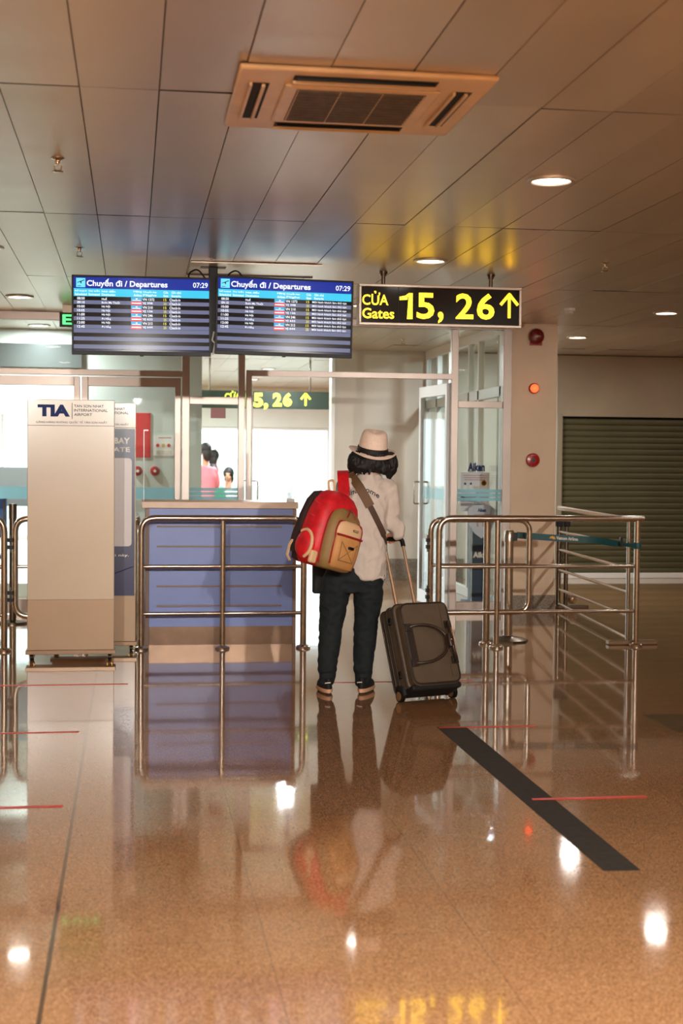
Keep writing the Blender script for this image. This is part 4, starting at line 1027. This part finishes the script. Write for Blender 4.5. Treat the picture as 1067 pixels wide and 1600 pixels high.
# hair
b = MB()
b.ell(hc+Vector((0, -.012, .0)), (.100, .112, .098), hair_m)
for px, py, y, r in ((556, 722, 8.44, (.05, .07, .07)), (552, 727, 8.48, (.035, .06, .05)), (610, 725, 8.46, (.045, .065, .075)), (608, 738, 8.47, (.022, .04, .045)), (583, 722, 8.41, (.085, .045, .055)), (598, 729, 8.42, (.055, .045, .045)), (566, 729, 8.42, (.06, .045, .035))):
    b.ell(pp(px, py, y), r, hair_m)
for k in range(46):
    a = random.uniform(-2.9, -.25) if k < 36 else random.uniform(-3.6, .4); r = .098
    p0 = hc+Vector((math.cos(a)*.095, math.sin(a)*.10, .0)); ln = random.uniform(.07, .10)+(.02 if math.cos(a) > .55 else 0)-(.02 if abs(math.cos(a)) < .35 else 0)
    out = random.uniform(.0, .025)
    b.limb([p0, p0+Vector((math.cos(a)*.016, math.sin(a)*.02, -ln*.55)), p0+Vector((math.cos(a)*(out-.004), math.sin(a)*out, -ln))], [.018, .014, .005], hair_m, 8)
hair = remesh(b.build('hair', root), .0055, 1, .006, .02, 2, (2.2, 2.2, .5))
# shoes
shoe_blk = mat('black_shoe_mesh', (18, 16, 18), .7, bump=.3, bs=600); out_m = mat('dark_outsole', (40, 30, 26), .7); mid_m = mat('tan_midsole', (214, 166, 132), .6)
def shoe(cx_, cy_, yaw, lb):
    M = Matrix.Translation((cx_, cy_, 0)) @ Matrix.Rotation(yaw, 4, 'Z')
    def outline(g, z, n=26):
        o = []
        for k in range(n):
            t = 2*math.pi*k/n; y = math.sin(t); x = math.cos(t); wd = .040+.008*max(0, y)-.004*max(0, -y)
            o.append((x*(wd+g), .075+y*(.128+g), z+(.012*max(0, y-.5) if z < .02 else 0)))
        return o
    def loft(b_, sec, m_):
        n = len(sec[0]); vs = [p for q in sec for p in q]
        fs = [(i*n+k, i*n+(k+1) % n, (i+1)*n+(k+1) % n, (i+1)*n+k) for i in range(len(sec)-1) for k in range(n)]+[tuple(reversed(range(n))), tuple(range((len(sec)-1)*n, len(sec)*n))]
        b_.add(vs, fs, m_)
    q = MB(M); sec = []
    for z, g, ys, yc in ((.034, .0, 1.0, .0), (.052, -.002, .98, -.001), (.068, -.005, .86, -.014), (.082, -.008, .66, -.038), (.096, -.010, .50, -.056)):
        sec.append([(p_[0], (p_[1]-.075)*ys+.075+yc, z) for p_ in outline(g, .05)])
    loft(q, sec, shoe_blk); s_ = q.build('shoe', root, sharp=60)
    q = MB(M); loft(q, [outline(-.006, 0.0), outline(-.004, .010)], out_m); q.build('outsole', s_)
    q = MB(M); loft(q, [outline(.0, .010), outline(.004, .018), outline(.002, .034)], mid_m); q.build('midsole', s_)
    q = MB(M); q.tube([(-.024, -.044, .071), (-.012, -.049, .074), (.008, -.050, .075)], .003, white_p, 8); q.build('heel_tab', s_)
    q = MB(M)
    for k in range(4): q.tube([(-.026, .055+.02*k, .084-.006*k), (0, .060+.02*k, .094-.008*k), (.026, .055+.02*k, .084-.006*k)], .003, white_p, 6)
    q.build('laces', s_)
s1, s2 = G(508, 1080), G(566, 1083)
shoe(AL.x, AL.y-.03, R_(4), 'l'); shoe(AR.x-.004, AR.y-.035, R_(-24), 'r')
# hat
Hh = Matrix.Translation(pp(581.5, 708, 8.49)) @ Matrix.Rotation(R_(5), 4, 'Y') @ Matrix.Rotation(R_(13), 4, 'X')
b = MB(Hh)
def ringpts(r, z, dip=0, n=48, sy=1.14, pinch=0):
    o = []
    for k in range(n):
        t = 2*math.pi*k/n; x, y = math.cos(t), math.sin(t)
        o.append((r*x*(1-pinch*max(0, y)), r*y*sy, z+dip*(x*x)))
    return o
secs = [ringpts(.084, -.004), ringpts(.142, -.006, .022), ringpts(.146, -.004, .024), ringpts(.144, -.001, .024), ringpts(.092, .006, .004), ringpts(.090, .020), ringpts(.087, .050),
        ringpts(.084, .085, 0, pinch=.10), ringpts(.078, .118, .0, pinch=.2), ringpts(.070, .132, .003, pinch=.25), ringpts(.055, .136, .006, pinch=.3), ringpts(.035, .124, .010, pinch=.3), ringpts(.012, .112, 0, pinch=.3)]
n = 48; vs = [q for s_ in secs for q in s_]
b.add(vs, [(i*n+k, i*n+(k+1) % n, (i+1)*n+(k+1) % n, (i+1)*n+k) for i in range(len(secs)-1) for k in range(n)]+[tuple(range((len(secs)-1)*n, len(secs)*n))]+[tuple(reversed(range(n)))], straw)
hat = b.build('hat', root, sharp=80)
b = MB(Hh); secs = [ringpts(.0935, .009), ringpts(.0935, .037), ringpts(.088, .040)]; vs = [q for s_ in secs for q in s_]
b.add(vs, [(i*n+k, i*n+(k+1) % n, (i+1)*n+(k+1) % n, (i+1)*n+k) for i in range(2) for k in range(n)], ribbon_m); b.build('hat_ribbon', hat, sharp=60)
# print on the shirt, laid onto the cloth
bpy.context.view_layer.update()
bvh = BVHTree.FromPolygons([v.co+Vector(root.location) for v in shirt.data.vertices], [tuple(p_.vertices) for p_ in shirt.data.polygons])
def on_back(x, z, off=.003):
    h = bvh.ray_cast(Vector((x, 7.5, z)), Vector((0, 1, 0)))
    return Vector((x, h[0].y-off, z)) if h[0] else None
ink = mat('dark_print_ink', (38, 36, 52), .6)
b = MB()
def arc_text(s_, px0, px1, pyb, hh):
    gl, fs = text_geo(s_, .018, .35); ax_ = min(v[0] for v in gl); bx_ = max(v[0] for v in gl)
    out = []
    for gx, gy in gl:
        u = (gx-ax_)/(bx_-ax_); px = px0+(px1-px0)*u; py = pyb(px)-gy*hh
        q = pp(px, py, 8.40); out.append(on_back(q.x, q.z) or q)
    b.add(out, fs, ink)
arc_text('und', 543, 561, lambda x: 776-.42*(x-543), 11.5); arc_text('some', 566, 592, lambda x: 767+.030*max(0, x-562)**1.88*.55+.1*(x-566), 12.5)
b.build('back_print', shirt)
# ------------------------------------------------------------------ shoulder bag
def ribbon(b, path, wvec, wd, th, m):
    path = [Vector(q) for q in path]; vs = []; fs = []; n = len(path)
    for i, q in enumerate(path):
        d = (path[min(i+1, n-1)]-path[max(i-1, 0)]).normalized()
        wv = Vector(wvec[i] if isinstance(wvec, list) else wvec); wv = (wv-d*wv.dot(d)).normalized(); nn = d.cross(wv)
        h = (wd[i] if isinstance(wd, list) else wd)/2
        vs += [q+wv*h+nn*th/2, q-wv*h+nn*th/2, q-wv*h-nn*th/2, q+wv*h-nn*th/2]
    for i in range(n-1):
        for k in range(4): fs.append((i*4+k, i*4+(k+1) % 4, (i+1)*4+(k+1) % 4, (i+1)*4+k))
    fs += [(3, 2, 1, 0), (n*4-4, n*4-3, n*4-2, n*4-1)]; b.add(vs, fs, m)
brown = mat('brown_webbing', (74, 50, 32), .7, bump=.2, bs=400); brown_pad = mat('brown_strap_pad', (104, 74, 46), .65, bump=.15, bs=300)
bag = thing('shoulder_bag', 'black crossbody bag hanging in front of the person by a brown strap across the back', 'bag', pp(521, 927, 8.64))
pts = []
for k in range(15):
    u = k/14; px = 548+(604-548)*u; py = 739+(846-739)*(u**1.05); q = pp(px, py, 8.42); h = on_back(q.x, q.z, .007); pts.append(h if h else (pts[-1]+(q-pp(px-4, py-7.6, 8.42)) if pts else q))
b = MB(); top = [pp(551, 742, 8.60), pp(546, 737, 8.53)]
front = [pts[-1]+Vector((.012, .06, -.012)), pp(603, 865, 8.58), pp(585, 872, 8.66), pp(552, 868, 8.68)]
full = [pp(556, 765, 8.63)]+top+pts+front
full = spline(full, 3)
ribbon(b, full, [Vector((.85, 0, .5)) if i < len(full)*.75 else Vector((0, .2, 1)) for i in range(len(full))], .036, .004, brown); b.build('strap', bag)
b = MB(); ribbon(b, [q-Vector((0, .004, 0)) for q in pts[:8]], (.88, 0, .47), .056, .007, brown_pad); b.build('shoulder_pad', bag)
b = MB(Matrix.Translation(pp(521, 927, 8.66))); b.rings([((0, 0, .0), .125, .03), ((0, 0, .008), .133, .038), ((0, 0, .15), .133, .042), ((0, 0, .29), .13, .038), ((0, 0, .30), .122, .03)], black_matte, 40, 5)
b.build('bag_body', bag)
b = MB(Matrix.Translation(pp(521, 927, 8.66))); b.box((-.13, .036, .12), (.13, .046, .295), black); b.build('flap', bag, bevel=.004)
# ------------------------------------------------------------------ backpack
redf = mat('red_nylon', (206, 20, 34), .5, var=.10, vs=20, bump=.12, bs=200); olive = mat('olive_nylon', (142, 112, 66), .6, var=.05, vs=20, bump=.12, bs=300)
tanf = mat('tan_nylon', (198, 142, 84), .6, var=.05, vs=15, bump=.12, bs=300); beige = mat('beige_nylon', (222, 184, 142), .6, bump=.1, bs=300); pipe = mat('crimson_piping', (150, 20, 28), .5); pad = mat('dark_back_padding', (46, 26, 24), .85)
BC = pp(515, 829, 8.235)
MBp = Matrix.Translation(BC) @ Matrix.Rotation(R_(17), 4, 'Y') @ Matrix.Rotation(R_(33), 4, 'Z') @ Matrix.Rotation(R_(-4), 4, 'X')
bp_ = thing('backpack', 'red and tan backpack hanging from the left shoulder', 'backpack', BC)
def shell(zs, cy=0.0, m=None, name='', par=None, pw=3.2, wob=.0):
    b = MB(MBp); b.rings([((cx_, cy+dy, z), a, d_) for z, a, d_, dy, cx_ in zs], m, 44, pw); o = b.build(name, par or bp_, sharp=70)
    return o
shell([(-.225, .10, .05, .02, 0), (-.218, .135, .085, .01, 0), (-.19, .160, .10, 0, 0), (-.10, .172, .108, 0, 0), (0, .170, .108, 0, 0), (.09, .158, .10, 0, 0), (.16, .136, .088, 0, 0), (.205, .105, .07, .01, 0), (.228, .070, .045, .02, 0), (.234, .03, .02, .02, 0)], m=redf, name='main_compartment')
shell([(-.222, .09, .02, 0, 0), (-.21, .135, .03, 0, 0), (-.1, .158, .035, 0, 0), (.05, .158, .035, 0, 0), (.15, .135, .03, 0, 0), (.205, .10, .022, 0, 0), (.222, .05, .012, 0, 0)], cy=.105, m=pad, name='back_padding', pw=4)
fc = shell([(-.226, .085, .04, .01, 0.01), (-.215, .112, .062, 0, 0.01), (-.16, .130, .075, 0, 0.01), (-.05, .136, .078, 0, 0.01), (.04, .130, .07, 0, 0.01), (.09, .112, .058, .005, 0.01), (.125, .085, .045, .01, 0.01), (.142, .045, .03, .015, 0.01)], cy=-.085, m=olive, name='front_compartment', pw=3)
lp = shell([(-.212, .07, .02, .012, .02), (-.200, .088, .038, 0, .02), (-.12, .098, .045, -.002, .02), (-.045, .10, .043, 0, .02), (-.01, .097, .036, .004, .02)], cy=-.140, m=tanf, name='lower_pocket', pw=3)
tp = shell([(-.018, .098, .034, .002, .02), (.01, .101, .036, 0, .02), (.045, .094, .033, 0, .02), (.066, .072, .026, .003, .02), (.074, .05, .018, .006, .02)], cy=-.136, m=beige, name='upper_pocket', pw=3)
def loop(pts_, r, m, nm, par, closed=False, rad=.03):
    q = MB(MBp); q.tube(fillet(pts_, rad, 5, closed), r, m, 8, closed=closed); q.build(nm, par)
def sect_outline(zs, cy, f=1.0, ang=3.9):   # outline of a compartment's left/top/right edge, pushed to its side
    L_ = [(cx_-a*.985*f, cy+dy-d_*.35, z) for z, a, d_, dy, cx_ in zs]; Rr = [(cx_+a*.985*f, cy+dy-d_*.35, z) for z, a, d_, dy, cx_ in reversed(zs)]
    return L_+Rr
fz = [(-.20, .120, .062, 0, 0.01), (-.16, .130, .075, 0, 0.01), (-.05, .137, .078, 0, 0.01), (.04, .131, .07, 0, 0.01), (.09, .113, .058, .005, 0.01), (.128, .082, .045, .01, 0.01), (.143, .045, .03, .015, 0.01)]
q = MB(MBp); q.tube(spline(sect_outline(fz, -.075), 3), .0055, pipe, 8); q.build('zip_piping', fc)
q = MB(MBp); q.tube(spline([(x_*1.0, y_+.03, z_) for x_, y_, z_ in sect_outline(fz, -.075, 1.02)], 3), .004, brown, 8); q.build('zip_track', fc)
pz = [(-.19, .092, .038, 0, .02), (-.12, .1, .045, -.002, .02), (-.045, .102, .043, 0, .02), (.01, .104, .036, 0, .02), (.045, .096, .033, 0, .02), (.068, .070, .026, .003, .02)]
q = MB(MBp); q.tube(spline(sect_outline(pz, -.135), 3), .0055, pipe, 8); q.build('pocket_piping', lp)
q = MB(MBp); q.tube([(-.078+.1*k/5*1.96, -.178+.012*abs(k-2.5)/2.5, -.014) for k in range(6)], .007, pipe, 8); q.build('divider_piping', tp)
q = MB(MBp)
for a_, c_ in (((-.05, -.05), (.07, -.16)), ((.075, -.05), (-.045, -.16)), ((-.05, -.05), (-.045, -.16)), ((.075, -.05), (.07, -.16)), ((-.045, -.16), (.07, -.16))):
    q.tube([(a_[0], -.187, a_[1]), ((a_[0]+c_[0])/2, -.191, (a_[1]+c_[1])/2), (c_[0], -.187, c_[1])], .0022, olive, 6)
q.build('elastic_cord', lp)
q = MB(MBp); q.box((.005, -.203, -.085), (.045, -.188, -.068), black); q.build('cord_lock', lp, bevel=.005)
q = MB(MBp); q.box((.028, -.1745, .022), (.068, -.171, .034), brown); q.box((.031, -.1755, .026), (.065, -.174, .030), beige); q.build('badge', tp)
q = MB(MBp)
for s_ in (-.03, .035): q.tube([(s_*.2, -.135, .142), (s_*.6, -.155, .125), (s_, -.160, .095)], .004, pipe, 6)
q.build('zip_pull', fc)
sp_o = MB(MBp); sp_o.ell(Vector((-.155, .0, -.115)), (.045, .078, .088), redf); spk = sp_o.build('side_pocket', bp_)
q = MB(MBp); q.tube([Vector((-.172-.014*math.cos(t_)**2*0, .0-.072*math.cos(t_), -.115+.083*math.sin(t_))) for t_ in [-1.1+k*3.3/24 for k in range(25)]], .010, beige, 8); q.build('pocket_trim', spk)
q = MB(MBp)
for zz_, xa_ in ((-.02, .172), (.06, .164), (.14, .144)):
    q.tube(spline([(-xa_*math.cos(a_)*1.0+.0, -.104*math.sin(a_)*.98, zz_-.03*math.sin(a_)) for a_ in (-.5, -.2, .1, .4, .7, 1.0)], 3), .0022, mat('faded_red_seam', (232, 70, 74), .5), 6)
q.build('seams', bpy.data.objects['main_compartment'])
q = MB(MBp); q.box((-.168, -.09, -.215), (-.118, -.06, -.14), beige); q.build('mesh_tab', spk, bevel=.01)
def lpw(x_, y_, z_): return MBp @ Vector((x_, y_, z_))
q = MB(); ribbon(q, spline([lpw(-.06, .09, .20), lpw(-.12, .105, .09), lpw(-.15, .11, -.03), lpw(-.162, .10, -.12), lpw(-.15, .09, -.17)], 4), lpw(0, 0, 0)-lpw(0, 1, .0), .05, .016, pad)
q.build('spare_strap', bp_)
q = MB(); ribbon(q, [lpw(-.165, .11, -.10), lpw(-.18, .11, -.14), lpw(-.178, .11, -.20), lpw(-.155, .10, -.23)], lpw(0, 0, 0)-lpw(0, 1, 0), .02, .004, beige); q.build('strap_tail', bp_)
q = MB(); q.tube(fillet([MBp @ Vector(v_) for v_ in ((-.02, .06, .215), (-.05, .07, .285), (-.005, .07, .30), (.02, .06, .22))], .02), .007, beige, 8); q.build('grab_loop', bp_)
q = MB(); tpw = [lpw(.075, .02, .19), pp(537, 776, 8.29), pp(537, 762, 8.325), pp(536, 748, 8.37), pp(535.5, 738, 8.44), pp(536, 738, 8.53), pp(537, 750, 8.61), pp(532, 790, 8.64), pp(520, 830, 8.58), lpw(.09, .12, -.15)]
ribbon(q, spline(tpw, 5), [Vector((1, 0, .03))]*46, .068, .012, redf); q.build('shoulder_strap', bp_)
# ------------------------------------------------------------------ suitcase
sc_f = mat('brown_grey_nylon', (86, 72, 56), .5, var=.06, vs=15, bump=.12, bs=500); sc_d = mat('dark_suitcase_trim', (38, 30, 25), .5); sc_l = mat('dark_leather', (48, 34, 26), .35); pole_m = mat('satin_gold_pole', (214, 186, 158), .3, .75)
t = thing('suitcase', 'brown-grey wheeled suitcase tipped towards the hand, with dark carry handles on its front', 'suitcase', (SB.x, SB.y, 0))
def sbox(x0_, x1_, y0_, y1_, z0_, z1_, m, nm, par, bv, rad=None):
    q = MB(SM); r_ = rad or .05
    q.poly([(p_.x, p_.z) for p_ in fillet([(x0_, 0, z0_), (x1_, 0, z0_), (x1_, 0, z1_), (x0_, 0, z1_)], r_, 6, True)], y0_, y1_, m)
    return q.build(nm, par, bevel=bv, sharp=30)
sbox(-.178, .178, -.165, .0, .045, .575, sc_f, 'body', t, .012, .05)
fp = sbox(-.165, .165, -.225, -.16, .056, .562, sc_f, 'front_pocket', t, .012, .055)
def rr_path(x0_, x1_, z0_, z1_, y_, r_): return [SM @ Vector(p_) for p_ in fillet([(x0_, y_, z0_), (x1_, y_, z0_), (x1_, y_, z1_), (x0_, y_, z1_)], r_, 6, True)]
q = MB(); q.tube(rr_path(-.160, .160, .066, .557, -.224, .05), .0055, sc_d, 8, closed=True); q.build('piping', fp)
q = MB(); q.tube(rr_path(-.179, .179, .046, .574, -.158, .05), .005, sc_d, 8, closed=True); q.build('piping', t)
q = MB(); q.tube(rr_path(-.180, .180, .046, .576, -.085, .05), .006, sc_d, 8, closed=True); q.build('zip_track', t)
q = MB(); q.tube(rr_path(-.179, .179, .046, .575, -.01, .05), .006, sc_d, 8, closed=True); q.build('rear_piping', t)
bs_ = sbox(-.170, .170, -.205, -.0, .034, .070, black_matte, 'base_shell', t, .01, .025)
for sx_ in (-1, 1):
    q = MB(SM); q.rings([((sx_*.168, -.07, .03), .022, .05), ((sx_*.168, -.07, .075), .024, .05), ((sx_*.165, -.06, .10), .018, .035)], black_matte, 20, 3); q.build('wheel_housing', t)
    q = MB(SM); q.tube([(sx_*.182-.013, -.07, .036), (sx_*.182+.013, -.07, .036)], .036, black, 26); w_ = q.build('wheel', t)
    q = MB(SM); q.tube([(sx_*.182-.0145, -.07, .036), (sx_*.182+.0145, -.07, .036)], .027, mat('wheel_hub_brown', (132, 98, 68), .5), 22); q.build('wheel_hub', w_)
for x_ in (-.065, .065):
    q = MB(SM); q.tube([(x_, -.035, .56), (x_, -.035, .80)], .0115, pole_m, 14); q.tube([(x_, -.035, .80), (x_, -.035, 1.02)], .0095, pole_m, 14); q.tube([(x_, -.035, .785), (x_, -.035, .80)], .0135, pole_m, 14); q.build('telescopic_pole', t)
q = MB(SM); q.tube(fillet([(-.066, -.035, .985), (-.066, -.035, 1.035), (.066, -.035, 1.035), (.066, -.035, .985)], .022, 6), .0145, black, 14); q.build('grip', t)
q = MB(SM); q.box((-.10, -.055, .562), (.10, -.012, .582), black); q.build('handle_socket', t, bevel=.004)
# carry handles: D loops joined by a wrap, with anchor patches
def dloop(sgn, path_):
    q = MB(SM); q.tube(spline(path_, 6), .0085, sc_l, 10); h_ = q.build('carry_handle', t)
    for z_ in (path_[0][2], path_[-1][2]):
        xs_ = sgn*.138; q = MB(SM); q.box((xs_-.022, -.240, z_-.022), (xs_+.022, -.2245, z_+.022), sc_l); q.box((xs_-.015, -.243, z_-.015), (xs_+.015, -.240, z_+.015), sc_d); q.build('anchor_patch', h_, bevel=.002)
    q = MB(SM); q.box((sgn*.128-.022, -.2285, .10 if sgn > 0 else .19), (sgn*.128+.022, -.2245, .55 if sgn > 0 else .41), sc_d if sgn < 0 else sc_f); q.build('reinforcing_band', h_)
dloop(-1, [(-.135, -.232, .408), (-.09, -.252, .415), (-.01, -.268, .405), (.06, -.275, .365), (.088, -.278, .30), (.06, -.275, .235), (-.01, -.268, .195), (-.09, -.252, .185), (-.135, -.232, .192)])
dloop(1, [(.138, -.232, .415), (.128, -.262, .425), (.108, -.29, .39), (.098, -.305, .34), (.096, -.308, .30), (.100, -.305, .25), (.116, -.29, .205), (.132, -.262, .185), (.14, -.232, .195)])
q = MB(SM); q.rings([((.090, -.292, .262), .016, .022), ((.090, -.295, .30), .021, .026), ((.090, -.292, .338), .016, .022)], sc_l, 18, 3); g_ = q.build('handle_wrap', t)
q = MB(SM); q.ell(Vector((.088, -.322, .30)), (.005, .003, .005), chrome); q.build('snap_button', g_)
for z_ in (.46, .13):
    q = MB(SM); q.box((-.186, -.125, z_), (-.176, -.095, z_+.045), black); q.box((-.19, -.122, z_+.005), (-.184, -.098, z_+.016), sc_d); q.build('side_buckle', t, bevel=.003)
q = MB(SM)
q.tube([(-.187, -.05, .10), (-.187, -.05, .50)], .004, sc_d, 6); q.tube([(-.19, -.03, .44), (-.192, -.032, .39)], .004, chrome, 6); q.build('side_zip', t)
q = MB(SM); q.box((.135, -.232, .21), (.15, -.224, .40), sc_d); q.tube([(.155, -.228, .20), (.158, -.228, .41)], .003, chrome, 6); q.tube([(.165, -.226, .20), (.167, -.226, .41)], .003, chrome, 6); q.build('pocket_zip', fp)

# ------------------------------------------------------------------ people waiting far beyond the glass
def bystander(px, py, Y, shirt_c, label, seated=False, yaw=0.0, long_hair=True):
    hd = P(px, py, Y); g = Vector((hd.x, Y, 0)); rt_ = thing('person', label, 'person', g, None)
    hz = hd.z; M3 = Matrix.Rotation(yaw, 3, 'Z'); 
    def W(x, y, z): return g+M3 @ Vector((x, y, 0))+Vector((0, 0, z))
    k = (hz+.1)/1.62 if not seated else 1.0
    sh = hz-.27*k; hip = .49 if seated else sh-.52*k
    sm = mat('bystander_shirt', shirt_c, .8); tm = mat('bystander_trousers', (50, 54, 66), .8)
    kn = [(s*.10, .42, .48) for s in (-1, 1)] if seated else [(s*.09, .02, hip*.53) for s in (-1, 1)]
    an = [(s*.10, .45, .09) for s in (-1, 1)] if seated else [(s*.09, 0, .09) for s in (-1, 1)]
    b = MB(); head(b, W(0, 0, hz), M3, skin, .95); b.limb([W(0, 0, hz-.07), W(0, 0, sh)], [.05, .055], skin)
    def body_(b, m, g_=0.0, arms=True, legs=True):
        if arms:
            b.rings([(W(0, 0, hip-.02), .15+g_, .10+g_), (W(0, 0, hip+.12), .14+g_, .10+g_), (W(0, 0, sh-.14), .165+g_, .11+g_), (W(0, 0, sh), .12+g_, .07+g_), (W(0, 0, sh+.03), .06+g_, .05+g_)], m, 20)
            for s in (-1, 1): b.limb([W(s*.15, 0, sh-.05), W(s*.20, .02, sh-.28), W(s*.13, .20, sh-.40)], [.055+g_, .045+g_, .035+g_], m, 10)
        if legs:
            for i, s in enumerate((-1, 1)):
                b.limb([W(s*.09, 0, hip), W(*kn[i])], [.09+g_, .065+g_], m, 12); b.limb([W(*kn[i]), W(*an[i])], [.065+g_, .045+g_], m, 12)
    body_(b, skin)
    for i, s in enumerate((-1, 1)):
        b.limb([W(*an[i])-Vector((0, 0, .04)), W(an[i][0], an[i][1]+.14, .04)], [.04, .035], skin, 10)
        hand(b, W(s*.13, .20, sh-.40), W(s*.11, .27, sh-.41), (0, .3, -1), (-s, 0, 0), skin, .9, .6)
    remesh(b.build('body', rt_), .012, 1)
    b = MB(); body_(b, sm, .012, True, False); remesh(b.build('shirt', rt_), .018, 2)
    b = MB(); body_(b, tm, .010, False, True); b.ell(W(0, 0, hip), (.16, .12, .10), tm); remesh(b.build('trousers', rt_), .018, 1)
    b = MB(); b.ell(W(0, -.015, hz+.02), (.092, .105, .105), hair_m, M3)
    if long_hair: b.ell(W(0, -.07, hz-.07), (.08, .05, .11), hair_m, M3)
    remesh(b.build('hair', rt_), .012, 1)
    return rt_
bystander(321, 703, 22.6, (216, 120, 130), 'person in pink top standing far off, just right of the window frame edge', False, .4)
bystander(335, 713, 25.5, (226, 228, 226), 'person in white top standing far off behind the dark-haired green one', False, -.5)
seats = [(332, 736, 23.4, (20, 150, 96), 'dark-haired person in green top seated far beyond the glass', 2.7, 'grey seat under the dark-haired person in green'),
         (357, 741, 23.9, (226, 222, 220), 'person in pale top seated far off beside the green one', 2.9, 'grey seat under the person in the pale top'),
         (317, 746, 24.5, (30, 160, 104), 'person in green top seated far off, cut by the window frame', 3.1, 'grey seat under the green-topped person cut by the frame')]
for px, py, Y_, c_, l_, yw, sl in seats:
    bystander(px, py, Y_, c_, l_, True, yw); x_ = P(px, py, Y_).x
    t = thing('waiting_seat', sl, 'seat', (x_, Y_, 0), 'grey waiting seats'); Mq = Matrix.Translation((x_, Y_, 0)) @ Matrix.Rotation(yw, 4, 'Z')
    MB(Mq).box((-.2, -.18, .36), (.2, .2, .40), dark_fascia).build('seat', t, bevel=.01); MB(Mq).box((-.2, -.22, .36), (.2, -.19, .8), dark_fascia).build('backrest', t, bevel=.01)
    for a_ in (-.17, .17):
        for y_ in (-.15, .17): MB(Mq).box((a_-.015, y_-.015, 0), (a_+.015, y_+.015, .36), steel_dark).build('leg', t)
